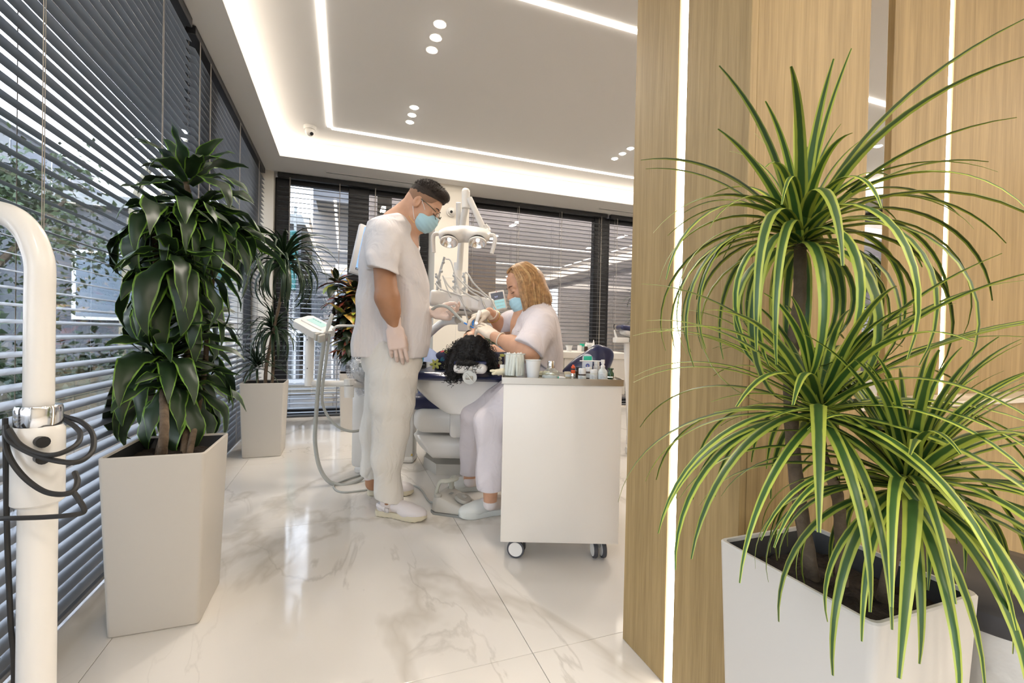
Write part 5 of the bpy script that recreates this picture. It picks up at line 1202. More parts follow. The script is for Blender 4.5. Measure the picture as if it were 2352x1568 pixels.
def head_mask(parent, O, A, s, du=0, df=0, ear=True, pleat=0, wide=1.0):
    c = lambda f, si, u: comb(O, A, (f*s, si*s, u*s)); Fw, S, U = A
    P = c(.06, 0, -.06+du); F = Field(np.array(P)-.11, np.array(P)+.11, .003)
    F.ell(c(.052+df, 0, -.062+du), (.069*s, .066*s*wide, .066*s), A, k=0); F.ell(c(.09+df, 0, -.03+du), (.030*s, .03*s, .03*s), A, k=.03)
    Fa, Ua = np.array(Fw), np.array(U); c0 = np.array(P)
    def pl(x, y, z):
        u = (x-c0[0])*Ua[0]+(y-c0[1])*Ua[1]+(z-c0[2])*Ua[2]; f = (x-c0[0])*Fa[0]+(y-c0[1])*Fa[1]+(z-c0[2])*Fa[2]
        return .0016*np.abs(np.sin(u*150+f*50))
    F.add(pl); F.plane(c(.018+df, 0, -.06+du), -Fw*.9-U*.25); F.plane(c(.1, 0, -.010+du), U*.92-Fw*.1)
    o = sdf_obj('face_mask', F, mask_blue, parent, 1)
    b_ = BM(); tube(b_, [c(.05+df, .052, -.014+du), c(.098+df, .024, -.012+du), c(.120+df, 0, -.011+du), c(.098+df, -.024, -.012+du), c(.05+df, -.052, -.014+du)], .0032, 7, 5, flat=.5); obj('nose_band', b_, white_fabric, o)
    if ear:
        for q in (-1, 1):
            b_ = BM(); tube(b_, [c(.045+df, q*.060, -.018+du), c(.018, q*.076, .006), c(-.010, q*.079, .024), c(-.028, q*.077, .008), c(-.022, q*.076, -.030), c(.022+df, q*.062, -.088+du*.6)], .0016, 6, 5); obj('ear_loop', b_, white_fabric, o)
    return o

# ================= standing dentist
mf = atz(900, 1172, 0)
man = thing('person', 'standing man in white scrubs, glasses and blue face mask, looking down with gloved hands', 'person', (W(900, 1000, 2.5).x, W(900, 1000, 2.5).y, 0))
Fw = (IR*.84-Z*.54).normalized(); U = (IR*.54+Z*.84).normalized(); S = U.cross(Fw); HA = (Fw, S, U); HO = W(970, 474, 2.5)
pA, pB = W(800, 1210, 2.5), W(1070, 400, 2.5)
F = Field(*bounds([Vector((pA.x, pA.y, 0))-IF*.3, pB+IF*.32], .04), .0044)
c = head_field(F, HO, HA, 1.0)
sR, eR, wR = W(878, 548, 2.32), W(889, 682, 2.25), W(906, 748, 2.27)
sL, eL, wL = W(892, 548, 2.68), W(925, 690, 2.72), W(992, 717, 2.52)
nb = W(912, 512, 2.5)
F.cap(nb, .066, comb(HO, HA, (-.03, 0, -.045)), .056, k=.03); F.cap(nb+Z*.005-IR*.01, .06, comb(HO, HA, (-.055, 0, -.012)), .046, k=.03)
F.cap(comb(HO, HA, (.02, 0, -.085)), .03, nb+IR*.04-Z*.02, .045, k=.03)
F.cap(W(910, 560, 2.5), .15, W(905, 780, 2.52), .15, k=.05, flat=(IR, .8)); F.cap(sR-Z*.015, .045, sL-Z*.015, .045, k=.03)
F.cap(sR-Z*.03, .052, eR, .056, k=.02); F.cap(eR, .054, wR, .030, k=.02); F.cap(eR.lerp(wR, .05), .056, eR.lerp(wR, .45), .050, k=.02)
F.cap(sL-Z*.03, .05, eL, .052, k=.02); F.cap(eL, .05, wL, .027, k=.02)
for hx, kx, axx in (((905, 835, 2.43), (900, 1000, 2.40), (893, 1150, 2.385)), ((897, 835, 2.60), (866, 990, 2.64), (857, 1108, 2.66))):
    F.cap(W(*hx), .09, W(*kx), .06, k=.04); F.cap(W(*kx), .06, W(*axx), .045, k=.02)
body = sdf_obj('body', F, skin_tan, man, 1)
face_bits(man, HO, HA, 1.0, mat('dark_brow', (.03, .02, .014), .8))
# hair: faded sides and a fuller top
hair_dark = mat('dark_hair', (.028, .019, .014), .75, bump=.5, bscale=260)
F = Field(np.array(HO)-.19, np.array(HO)+.19, .0038)
F.ell(comb(HO, HA, (-.007, 0, .036)), (.0985, .0765, .0925), HA, k=0); F.plane(comb(HO, HA, (.02, 0, .016)), (Fw*.42-U)); F.plane(comb(HO, HA, (.062, 0, .05)), Fw*.9-U*.4); F.plane(comb(HO, HA, (-.085, 0, -.030)), -U)
sdf_obj('faded_hair', F, mat('faded_hair', (.31, .18, .115), .85, bump=.3, bscale=400), man, 1)
F = Field(np.array(HO)-.19, np.array(HO)+.19, .0034)
F.ell(comb(HO, HA, (-.004, 0, .050)), (.101, .077, .100), HA, k=0); F.ell(comb(HO, HA, (.060, .0, .110)), (.044, .056, .032), HA, k=.02)
F.plane(comb(HO, HA, (.02, 0, .056)), (Fw*.26-U)); F.plane(comb(HO, HA, (.070, 0, .045)), Fw*.75-U*.66); F.plane(comb(HO, HA, (.103, 0, .07)), Fw)
F.add(lambda x, y, z: .0008*np.sin(170*x+60*z)*np.sin(150*y+90*z)+.0006*np.sin(310*x)*np.sin(290*z))
sdf_obj('hair', F, hair_dark, man, 1)
rs = random.Random(11); b_ = BM()
for k in range(1500):
    th, ph = rs.uniform(0, 2*math.pi), rs.random()**.6*1.25
    q = Vector((math.sin(ph)*math.cos(th), math.sin(ph)*math.sin(th), math.cos(ph))); p = comb(HO, HA, (-.004+.099*q.x, .079*q.y, .046+.096*q.z))
    if q.z < .12+.38*max(0, q.x): continue
    d = (comb(Vector(), HA, (q.x+.55, q.y, q.z+.1))).normalized(); l = rs.uniform(.010, .020)*(1.4 if q.x > .3 else 1)
    e = p+d*l*.5+comb(Vector(), HA, (rs.gauss(0, .004), rs.gauss(0, .004), 0)); f = p+d*l+Fw*.004
    s1 = d.cross(Vector((rs.random(), rs.random(), rs.random()))).normalized()*.0011
    vs = [b_.verts.new(v) for v in (p-s1, p+s1, e+s1*.7, e-s1*.7, f)]; b_.faces.new(vs[:4]); b_.faces.new((vs[3], vs[2], vs[4]))
h = obj('hair_tuft', b_, hair_dark, man); h['kind'] = 'stuff'
head_mask(man, HO, HA, 1.0, wide=1.02)
g = man; gm = mat('spectacle_frame', (.09, .085, .05), .3, .5)
for q in (-1, 1):
    b_ = BM(); tube(b_, [comb(HO, HA, v) for v in ((-.030, q*.078, .012), (-.012, q*.080, .020), (.05, q*.078, .016), (.098, q*.064, .008))], .0022, 6, 5); obj('spectacle_temple', b_, gm, man)
    cc = comb(HO, HA, (.110, q*.033, -.004)); b_ = BM(); pts = [cc+S*(.025*math.cos(a))+U*(.017*math.sin(a))-Fw*abs(.006*math.cos(a))*(1 if q*math.cos(a) > 0 else 0) for a in [2*math.pi*i/18 for i in range(19)]]
    tube(b_, pts, .0018, 6, smooth=False); rm = obj('spectacle_rim', b_, gm, man)
    b_ = BM(); b_.faces.new([b_.verts.new(v) for v in pts[:-1]]); obj('lens', b_, thin_glass, rm)
b_ = BM(); tube(b_, [comb(HO, HA, (.113, -.009, -.002)), comb(HO, HA, (.118, 0, .002)), comb(HO, HA, (.113, .009, -.002))], .0018, 6, 4); obj('spectacle_bridge', b_, gm, man)
# necklace chain
b_ = BM(); tube(b_, [W(936, 497, 2.56), W(934, 489, 2.50), W(938, 495, 2.44), W(952, 512, 2.42)], .0012, 5, 5); obj('neck_chain', b_, mat('gold', (.7, .5, .15), .25, 1), man)
# shirt
F = Field(*bounds([W(800, 840, 2.5)-IF*.33, W(1010, 480, 2.5)+IF*.3], .05), .0052)
rows = []
for y, x0, x1, b2 in ((496, 893, 932, .075), (505, 872, 940, .12), (520, 850, 950, .165), (550, 838, 958, .185), (600, 832, 972, .185), (650, 828, 982, .180), (700, 823, 989, .18), (750, 819, 990, .185), (790, 816, 986, .205), (819, 816, 976, .218)):
    a, b = W(x0, y, 2.5), W(x1, y, 2.5); rows.append((a.z*.5+b.z*.5, (a.x+b.x)/2, (a.y+b.y)/2, (b-a).length/2, b2))
F.stack(rows, IR, IF, k=0, p=2.3)
hemz = rows[-1][0]
F.cap(W(882, 546, 2.35), .082, W(880, 600, 2.27), .078, k=.04); F.cap(W(880, 600, 2.27), .076, W(881, 640, 2.25), .080, k=.01)
F.cap(W(898, 545, 2.64), .075, W(915, 640, 2.70), .078, k=.035)
u_ = np.array(IR); v_ = np.array(IF)
# trim the sleeves by cutting only in their own column
sl_cut = W(880, 613, 2.25)
def cut_sleeve(x, y, z):
    d = x*v_[0]+y*v_[1]; u = x*u_[0]+y*u_[1]; lim = float(W(900, 600, 2.345).dot(IF))
    uc_ = float(sl_cut.dot(IR)); hz = sl_cut.z-.010-(u-uc_)*.28+((u-uc_)/.07)**2*-.010
    m_ = np.where(d < lim, hz-z, -1.0); return m_
sl, G = F.sub(F.lo, F.lo+np.array(F.n)*F.h); F.D = np.maximum(F.D, np.minimum(cut_sleeve(*G), .5).astype(np.float32))
lim2 = float(W(900, 600, 2.67).dot(IF)); F.D = np.maximum(F.D, np.where((G[0]*v_[0]+G[1]*v_[1]) > lim2, W(900, 650, 2.7).z-G[2], -1).astype(np.float32))
# V neck
F.cap(W(938, 492, 2.5), .062, W(925, 480, 2.5), .070, k=.004, op='s'); F.cap(W(946, 500, 2.47), .045, W(962, 535, 2.47), .018, k=.004, op='s')
def folds(amp, ux, seed, base=1):
    def f(x, y, z):
        u = x*u_[0]+y*u_[1]; w2 = x*v_[0]+y*v_[1]
        return 1.5*amp*(np.sin(26*z+14*u+seed+2.2*np.sin(7*u+4*w2+seed))*.6+np.sin(45*u+12*z+3*np.sin(9*z+seed))*.35+.5*np.sin(17*(u-z)+2*seed))
    return f
F.add(folds(.0042, 0, 1.3)); F.plane(Vector((0, 0, hemz)), -Z)
shirt = sdf_obj('scrub_top', F, cloth, man, 2)
# stitched hems
F = Field(*bounds([W(820, 900, 2.5)-IF*.3, W(1010, 800, 2.5)+IF*.3], .12), .0055) if False else None
# trousers
F = Field(*bounds([Vector((W(820, 1160, 2.5).x, W(820, 1160, 2.5).y, .06))-IF*.26, W(985, 795, 2.5)+IF*.28], .05), .0056)
F.cap(W(903, 815, 2.44), .133, W(903, 870, 2.42), .130, k=0, flat=(IF, .85)); F.cap(W(903, 870, 2.42), .130, W(902, 925, 2.41), .112, k=.02)
F.cap(W(902, 925, 2.41), .112, W(896, 985, 2.40), .098, k=.02); F.cap(W(896, 985, 2.40), .098, W(890, 1055, 2.39), .078, k=.02); F.cap(W(890, 1055, 2.39), .078, W(893, 1150, 2.385), .068, k=.02)
F.cap(W(893, 820, 2.60), .135, W(880, 925, 2.62), .105, k=.02, flat=(IF, .9)); F.cap(W(880, 925, 2.62), .105, W(860, 1000, 2.64), .080, k=.02); F.cap(W(860, 1000, 2.64), .080, W(854, 1110, 2.66), .058, k=.02)
F.ell(W(900, 835, 2.52), (.165, .17, .12), AX, k=.04)
F.add(folds(.0045, 0, 4.1))
F.plane(W(893, 1146, 2.385), (-Z*.97+IR*-.2))
zR = W(893, 1148, 2.385).z; zL = W(854, 1114, 2.66).z
sl, G = F.sub(F.lo, F.lo+np.array(F.n)*F.h); dd = G[0]*v_[0]+G[1]*v_[1]; ms = float(W(880, 1100, 2.53).dot(IF))
F.D = np.maximum(F.D, np.where(dd > ms, zL-G[2], -1).astype(np.float32))
sdf_obj('trousers', F, mat('cream_scrub_cloth', (.72, .69, .63), .8, wrinkle=.55), man, 2)
shoe_m = mat('white_leather', (.74, .70, .70), .5); sole_m = mat('cream_sole', (.70, .64, .48), .6); sock_m = mat('white_sock', (.72, .66, .64), .9)
for h_, t_, ax_ in ((atz(866, 1180, 0), atz(978, 1196, 0), W(893, 1150, 2.385)), (atz(845, 1135, 0), atz(950, 1134, 0), W(856, 1112, 2.66))):
    o, P = clog(man, h_, t_, (t_-h_).length, .050, shoe_m, sole_m, strap=True)
    F = Field(*bounds([ax_+Z*.05, P(.06, 0, .05)], .10), .0045); F.cap(P(.065, 0, .06), .042, ax_+Z*.06, .052, k=0); F.cap(P(.065, 0, .06), .036, P(.13, 0, .05), .03, k=.02); sdf_obj('sock', F, sock_m, man, 1)
# gloves
hr_, ch_ = hand('glove', man, wR+Z*-.008, (-Z*.97+IR*.16), (IF*.9+IR*-.2), (IR), ((18, 22, 15), (20, 24, 15), (22, 26, 15), (24, 28, 15)), ((.8, .35, .5), (.95, .1, .4), (1, 0, .3)), 1.12, arm=None)
ring_tube(wR+Z*.046-IR*.012, (wR-eR), .0405, .0040, mat('cuff_roll', (.74, .68, .55), .5), 'glove_cuff', hr_)
hl_, _ = hand('glove', man, wL+IR*.012, (IR*.97-Z*.10), (-IF*.75+Z*.55), (Z*.8+IF*.5), ((35, 35, 20), (45, 45, 20), (50, 50, 25), (55, 50, 25)), ((.8, .5, .35), (.9, .2, .4), (1, -.05, .35)), 1.03)
ring_tube(wL-IR*.03, IR, .033, .0045, MATS['cuff_roll'], 'glove_cuff', hl_)
b_ = BM(); ring_tube(wL-IR*.055, IR*.95, .036, .003, black_plastic, 'bracelet', man)

# ================= seated dentist
wom = thing('person', 'seated woman with long blonde hair, pale scrubs and lowered mask, treating the patient', 'person', (W(1225, 900, 2.45).x, W(1225, 900, 2.45).y, .0))
Fw2 = (-IR*.87-Z*.40-IF*.27).normalized(); U2 = (Z-IR*.30); U2 = (U2-Fw2*U2.dot(Fw2)).normalized(); S2 = U2.cross(Fw2); WA = (Fw2, S2, U2); WO = W(1205, 659, 2.40); ws = .93
F = Field(*bounds([Vector((W(1030, 1150, 2.7).x, W(1030, 1150, 2.7).y, .06)), W(1300, 590, 2.4), W(1300, 700, 2.05), W(1060, 900, 2.72)], .05), .0046)
head_field(F, WO, WA, ws)
nb = W(1222, 720, 2.42); F.cap(nb, .056, comb(WO, WA, (-.02, 0, -.06)), .050, k=.03)
sN, eN, wN = W(1240, 748, 2.24), W(1216, 808, 2.16), W(1136, 773, 2.27)
sF, eF, wF = W(1208, 740, 2.58), W(1155, 752, 2.62), W(1124, 716, 2.50)
F.cap(W(1228, 750, 2.42), .13, W(1228, 900, 2.47), .14, k=.05); F.cap(sN-Z*.02, .045, sF-Z*.02, .045, k=.03)
F.cap(sN-Z*.03, .05, eN, .050, k=.02); F.cap(eN, .049, wN, .026, k=.02); F.cap(eN, .049, eN.lerp(wN, .5), .045, k=.02)
F.cap(sF-Z*.02, .048, eF, .050, k=.02); F.cap(eF, .049, wF, .025, k=.02)
legsW = (((1216, 902, 2.38), (1128, 968, 2.30), (1126, 1150, 2.31)), ((1206, 895, 2.56), (1092, 955, 2.64), (1078, 1102, 2.71)))
for hx, kx, axx in legsW:
    F.cap(W(*hx), .09, W(*kx), .062, k=.04); F.cap(W(*kx), .062, W(*axx), .034, k=.02)
sdf_obj('body', F, skin, wom, 1)
face_bits(wom, WO, WA, ws, mat('brown_brow', (.12, .05, .03), .8))
head_mask(wom, WO, WA, ws, du=-.024, df=-.004)
# blonde hair: a close under-layer and hanging strands
blond = mat('blonde_hair', (.36, .20, .085), .42, var=.35, vscale=60)
blond2 = mat('blonde_light', (.52, .34, .16), .42, var=.25, vscale=60)
def Wc(f, s_, u): return comb(WO, WA, (f*ws, s_*ws, u*ws))
F = Field(np.array(WO)-.20-np.array([0, 0, .08]), np.array(WO)+.2, .0045)
F.ell(Wc(-.012, 0, .040), (.104*ws, .084*ws, .096*ws), WA, k=0)
F.plane(Wc(.030, 0, .050), Fw2*.95-U2*.40)
nape = Wc(-.06, 0, -.05); F.cap(Wc(-.05, 0, .0), .072, nape+IR*.02-Z*.04, .060, k=.03)
F.plane(Wc(.022, 0, 0), Fw2*.98-U2*.55) if False else None
sdf_obj('hair', F, blond, wom, 1)
rs = random.Random(21); BMs = [BM(), BM()]
for k in range(620):
    side = -1 if k % 3 == 0 else 1; q = rs.random(); fpar = .058-.135*q+rs.uniform(-.012, .012)
    uz = .036+.099*math.sqrt(max(.03, 1-((fpar+.006)/.104)**2)); st_ = Wc(fpar, .004*side, uz)
    phi = R(58+122*q); rad = 1.05+.05*rs.random(); pts = [st_]
    for a in (32, 62, 90):
        w1 = math.sin(R(a)); f_ = -.006+.103*rad*w1*math.cos(phi); s_ = side*.081*rad*w1*math.sin(phi); u_2 = .036+.097*rad*math.cos(R(a)); g_ = (a/90)**.6
        pts.append(Wc(fpar*(1-g_)*.9+f_*min(1, g_*1.02), s_, u_2))
    dE = (2.30 if side > 0 else 2.50)+(.06*q if side > 0 else -.05*q)
    E_ = W(1204+62*q+rs.gauss(0, 2), 724-22*q+rs.uniform(-12, 4), dE+rs.uniform(0, .03)*side)
    last = pts[-1]; pts.append(last.lerp(E_, .35)+IR*.006*q+(Vector((0, 0, -.012)))); pts.append(last.lerp(E_, .7)+IR*.004*q); pts.append(E_)
    r0 = rs.uniform(.0034, .0058); tube(BMs[1 if math.sin(q*61+k % 5)+rs.uniform(-.7, .7) > .75 else 0], pts, lambda s, r0=r0: r0*(1-.7*s), 5, 5)
for k in range(0):      # loose wisps over the forehead
    q = k/13; st_ = Wc(.070, .02, .10); tube(BMs[0], [st_, Wc(.098-.01*q, .030+.02*q, .070), Wc(.085-.02*q, .062, .030-.01*q), Wc(.050-.02*q, .078, -.02-.03*q)], .0016, 4, 5)
obj('hair_strands', BMs[0], blond, wom)['kind'] = 'stuff'; obj('hair_highlights', BMs[1], blond2, wom)['kind'] = 'stuff'
# scrub top
F = Field(*bounds([W(1120, 960, 2.4)-IF*.36, W(1310, 680, 2.4)+IF*.34], .03), .0052)
rows = []
for y, x0, x1, b2 in ((694, 1220, 1262, .07), (703, 1207, 1268, .10), (715, 1196, 1276, .15), (730, 1186, 1282, .18), (760, 1172, 1289, .185), (800, 1168, 1293, .185), (850, 1172, 1293, .185), (900, 1172, 1293, .19), (935, 1172, 1290, .20)):
    a, b = W(x0, y, 2.42), W(x1, y, 2.42); rows.append((a.z*.5+b.z*.5, (a.x+b.x)/2, (a.y+b.y)/2, (b-a).length/2, b2))
F.stack(rows, IR, IF, k=0, p=2.2)
F.cap(W(1243, 742, 2.28), .074, W(1214, 800, 2.16), .080, k=.035); F.cap(W(1212, 735, 2.56), .068, W(1158, 746, 2.62), .066, k=.03)
F.add(folds(.0045, 0, 2.2))
# hems
cN = W(1209, 804, 2.18); nN = (eN-sN).normalized()*.7+(-IR*.72-Z*.68)*.6; nN.normalize()
sl, G = F.sub(F.lo, F.lo+np.array(F.n)*F.h)
dN = (G[0]-cN.x)*nN.x+(G[1]-cN.y)*nN.y+(G[2]-cN.z)*nN.z; near = (G[0]*v_[0]+G[1]*v_[1]) < float(W(1209, 800, 2.25).dot(IF))
F.D = np.maximum(F.D, np.where(near, dN, -1).astype(np.float32))
cF = W(1150, 745, 2.6); F.D = np.maximum(F.D, np.where((G[0]*v_[0]+G[1]*v_[1]) > float(W(1150, 745, 2.52).dot(IF)), ((G[0]-cF.x)*-u_[0]+(G[1]-cF.y)*-u_[1]), -1).astype(np.float32))
F.cap(W(1205, 700, 2.42), .05, W(1192, 722, 2.36), .03, k=.006, op='s')
sdf_obj('scrub_top', F, cloth_pink, wom, 2)
b_ = BM(); tube(b_, [W(1222, 724, 2.27), W(1240, 706, 2.33), W(1256, 697, 2.42), W(1245, 698, 2.52)], .016, 8, 6, flat=.28, hint=Z); obj('collar', b_, cloth_pink, wom)
for k in range(3):
    pt = W(1190-k*4, 760+k*14, 2.245+.0*k); b_ = BM(); ball(b_, pt, .0045, 8); obj('snap_button', b_, cap_w, wom)
# trousers
F = Field(*bounds([Vector((W(1030, 1120, 2.7).x, W(1030, 1120, 2.7).y, .1)), W(1300, 860, 2.3), W(1300, 860, 2.75), W(1080, 1100, 2.2)], .06), .0058)
F.cap(W(1228, 905, 2.40), .135, W(1226, 900, 2.54), .135, k=0)
for (hx, kx, axx), (r0, r1, r2) in zip(legsW, ((.115, .082, .066), (.115, .084, .062))):
    F.cap(W(*hx), r0, W(*kx), r1, k=.03); F.cap(W(*kx), r1, W(*axx), r2, k=.012)
F.add(folds(.0042, 0, 5.2))
sl, G = F.sub(F.lo, F.lo+np.array(F.n)*F.h); dd = G[0]*v_[0]+G[1]*v_[1]; ms = float(W(1100, 1100, 2.5).dot(IF)); z1 = W(1118, 1122, 2.31).z; z2 = W(1070, 1088, 2.7).z
F.D = np.maximum(F.D, np.where(dd > ms, z2-G[2], z1-G[2]).astype(np.float32))
sdf_obj('trousers', F, cloth_pink, wom, 2)
wclog = mat('pale_clog', (.70, .73, .70), .4)
for h_, t_, ax_ in ((atz(1166, 1176, 0), atz(1054, 1190, 0), W(1126, 1150, 2.31)), (atz(1118, 1124, 0), atz(1040, 1126, 0), W(1079, 1100, 2.70))):
    o, P = clog(wom, h_, t_, max(.235, (t_-h_).length), .047, wclog, wclog, name='clog', serr=False)
    F = Field(*bounds([ax_, P(.12, 0, .05)], .09), .0045); F.cap(P(.06, 0, .06), .034, ax_-Z*.012, .036, k=0); F.cap(P(.06, 0, .06), .036, P(.13, 0, .06), .034, k=.02); sdf_obj('sock', F, sock_m, wom, 1)
gn = mat('cream_glove', (.74, .64, .52), .5, bump=.15, bscale=90)
DN = (W(1093, 741, 2.40)-W(1134, 771, 2.28)).normalized()
h1_, _ = hand('glove', wom, wN+DN*.015, DN, (IF*.6-Z*.6-IR*.2), (Z*.8-IR*.2), ((4, 8, 6), (12, 18, 10), (20, 26, 14), (26, 30, 16)), ((.75, .6, .2), (.9, .3, .3), (1, .1, .3)), .96, gn, cuff=.055, arm=(wN-eN).normalized())
ring_tube(wN-(wN-eN).normalized()*.040, (wN-eN), .0335, .0035, gn, 'glove_cuff', h1_)
DF = (W(1074, 724, 2.44)-W(1124, 716, 2.50)).normalized()
h2_, _ = hand('glove', wom, wF+DF*.012, (DF-Z*.15), (-Z*.9+DF*.1), (-IF*.9-Z*.2), ((12, 28, 15), (22, 32, 20), (30, 38, 20), (38, 40, 25)), ((.8, .45, .4), (.95, .1, .45), (1, -.1, .4)), .88, gn, cuff=.04, arm=(wF-eF).normalized())
ring_tube(wF-(wF-eF).normalized()*.030, (wF-eF), .0305, .0035, gn, 'glove_cuff', h2_)
ring_tube(wF-(wF-eF).normalized()*.050, (wF-eF), .038, .0022, mat('gold', (.7, .5, .15), .25, 1), 'bracelet', wom)

# ================= patient
PO = W(1088, 797, 2.56); PF = (Z*.96+IF*.16-IR*.06).normalized(); PU = (-IF); PU = (PU-PF*PU.dot(PF)).normalized(); PS = PU.cross(PF); PA = (PF, PS, PU); ps = .95
pat = thing('person', 'reclined patient with curly black hair and floral top lying in the dental chair', 'person', (PO.x, PO.y, .72))
F = Field(*bounds([W(1085, 860, 2.5)-IR*.32-Z*.0, PO+IR*.32+IF*1.55+Z*.16], .08), .0055)
head_field(F, PO, PA, ps)
ng = PO+IF*.17-Z*.02; F.cap(comb(PO, PA, (-.02, 0, -.07)), .05, ng, .055, k=.03)
ctr = PO+IF*.26-Z*.095-IR*.01
F.cap(ctr-IR*.15, .045, ctr+IR*.15, .045, k=.04); F.cap(ctr+IF*.05, .13, ctr+IF*.55-Z*.01, .13, k=.06, flat=(Z, .5))
for q in (-1, 1):
    F.cap(ctr+IR*.18*q, .045, ctr+IR*.22*q+IF*.28-Z*.02, .045, k=.02); F.cap(ctr+IR*.22*q+IF*.28-Z*.02, .044, ctr+IR*.09*q+IF*.45+Z*.07, .03, k=.02)
    F.cap(ctr+IR*.09*q+IF*.6-Z*.03, .09, ctr+IR*.11*q+IF*.98+Z*.0, .06, k=.04); F.cap(ctr+IR*.11*q+IF*.98, .06, ctr+IR*.11*q+IF*1.30-Z*.0, .042, k=.02)
sdf_obj('body', F, skin, pat, 1)
face_bits(pat, PO, PA, ps, mat('dark_brow', (.03, .02, .014), .8))
def make_floral():
    mt, n, L, b = nodes_of('floral_navy')
    g = n.new('ShaderNodeNewGeometry'); v = n.new('ShaderNodeTexVoronoi'); v.inputs['Scale'].default_value = 26; L.new(g.outputs['Position'], v.inputs['Vector'])
    n2 = n.new('ShaderNodeTexNoise'); n2.inputs['Scale'].default_value = 70; L.new(g.outputs['Position'], n2.inputs[0])
    ad = n.new('ShaderNodeMath'); ad.operation = 'MULTIPLY_ADD'; ad.inputs[1].default_value = .5; L.new(n2.outputs['Fac'], ad.inputs[0]); L.new(v.outputs['Distance'], ad.inputs[2])
    r = n.new('ShaderNodeValToRGB'); L.new(ad.outputs[0], r.inputs[0]); r.color_ramp.interpolation = 'CONSTANT'
    r.color_ramp.elements[0].color = (1, 1, 1, 1); r.color_ramp.elements[1].position = .62; r.color_ramp.elements[1].color = (0, 0, 0, 1)
    hs = n.new('ShaderNodeValToRGB'); sx = n.new('ShaderNodeSeparateColor'); L.new(v.outputs['Color'], sx.inputs[0]); L.new(sx.outputs[0], hs.inputs[0]); hs.color_ramp.interpolation = 'CONSTANT'
    hs.color_ramp.elements[0].color = (.42, .46, .12, 1); hs.color_ramp.elements[1].position = .4; hs.color_ramp.elements[1].color = (.02, .12, .2, 1)
    e = hs.color_ramp.elements.new(.6); e.color = (.6, .08, .07, 1); e = hs.color_ramp.elements.new(.8); e.color = (.5, .5, .38, 1)
    mx = n.new('ShaderNodeMix'); mx.data_type = 'RGBA'; mx.inputs['A'].default_value = (.012, .016, .05, 1); L.new(hs.outputs[0], mx.inputs['B']); L.new(r.outputs[0], mx.inputs['Factor'])
    L.new(mx.outputs['Result'], b.inputs['Base Color']); b.inputs['Roughness'].default_value = .8; return mt
F = Field(*bounds([ctr-IR*.36-Z*.13-IF*.1, ctr+IR*.36+IF*.62+Z*.14], .05), .007)
F.cap(ctr-IR*.17-Z*.0, .058, ctr+IR*.17, .058, k=0); F.cap(ctr+IF*.05, .155, ctr+IF*.52-Z*.01, .15, k=.05, flat=(Z, .52))
for q in (-1, 1): F.cap(ctr+IR*.20*q, .058, ctr+IR*.245*q+IF*.24-Z*.01, .056, k=.03)
F.cap(PO+IF*.12, .07, PO+IF*.2, .06, k=.01, op='s'); F.add(folds(.004, 0, 3.0)); sdf_obj('floral_top', F, make_floral(), pat, 1)
# large printed blooms on the shoulders
def bloom(c, nrm, r, col, nm):
    M = look_frame(c, nrm); b_ = BM()
    for k in range(6):
        a = 2*math.pi*k/6; ball(b_, None, 1, 8, M @ Matrix.Rotation(a, 4, 'Z') @ Matrix.Translation((r*.55, 0, 0)) @ Matrix.Diagonal((r*.5, r*.26, .0022, 1)))
    o = obj('printed_flower', b_, col, pat); b_ = BM(); ball(b_, None, 1, 8, M @ Matrix.Diagonal((r*.2, r*.2, .004, 1))); obj('flower_heart', b_, mat('heart_dark', (.03, .05, .02), .8), o)
bloom(W(1000, 836, 2.735), -IF*.9+Z*.3, .034, mat('lime_print', (.42, .45, .12), .8), 'a'); bloom(W(1134, 846, 2.70), -IF*.9+Z*.3, .028, mat('coral_print', (.60, .10, .09), .8), 'b')
F = Field(*bounds([ctr-IR*.3+IF*.55-Z*.16, ctr+IR*.3+IF*1.2+Z*.14], .06), .009)
for q in (-1, 1): F.cap(ctr+IR*.09*q+IF*.58-Z*.03, .108, ctr+IR*.11*q+IF*1.16, .07, k=.05)
sdf_obj('jeans', F, mat('denim', (.03, .06, .13), .8, bump=.2, bscale=300), pat, 1)
for q in (-1, 1):
    c0 = ctr+IR*.11*q+IF*1.30; F = Field(*bounds([c0-Z*.06, c0+Z*.16+IF*.1], .06), .007); F.cap(c0-Z*.0, .045, c0+IF*.06+Z*.1, .035, k=.02, flat=(IR, .9)); F.cap(c0+IF*.02-Z*.01, .048, c0+IF*.05+Z*.03, .042, k=.02); sdf_obj('shoe', F, black_plastic, pat, 1)
# black curls
curl_m = mat('black_curls', (.006, .005, .005), .65)
F = Field(*bounds([W(1010, 885, 2.45), W(1150, 745, 2.75)], .05), .005)
F.ell(comb(PO, PA, (-.004, 0, .048)), (.100*ps, .088*ps, .086*ps), PA, k=0)
F.plane(comb(PO, PA, (.034, 0, .075)), PF*.9-PU*.45)
F.ell(W(1068, 815, 2.50), (.088, .07, .075), AX, k=.03); F.ell(W(1048, 838, 2.49), (.060, .055, .060), AX, k=.03); F.ell(W(1040, 858, 2.48), (.030, .04, .030), AX, k=.03); F.ell(W(1108, 820, 2.50), (.065, .06, .055), AX, k=.03)
F.ell(W(1128, 838, 2.56), (.035, .05, .030), AX, k=.03); F.ell(W(1072, 834, 2.40), (.062, .022, .018), AX, k=.02)
F.add(lambda x, y, z: .003*np.sin(140*x+60*z)*np.sin(130*y+110*z)); V_, Q_ = F.mesh()
sdf_obj('hair', F, curl_m, pat, 0)
rs = random.Random(4); idx_ = [i for i in range(len(V_)) if (Vector(V_[i])-W(1085, 810, 2.75)).dot(IF) < .08]; b_ = BM(); core = W(1075, 818, 2.54)
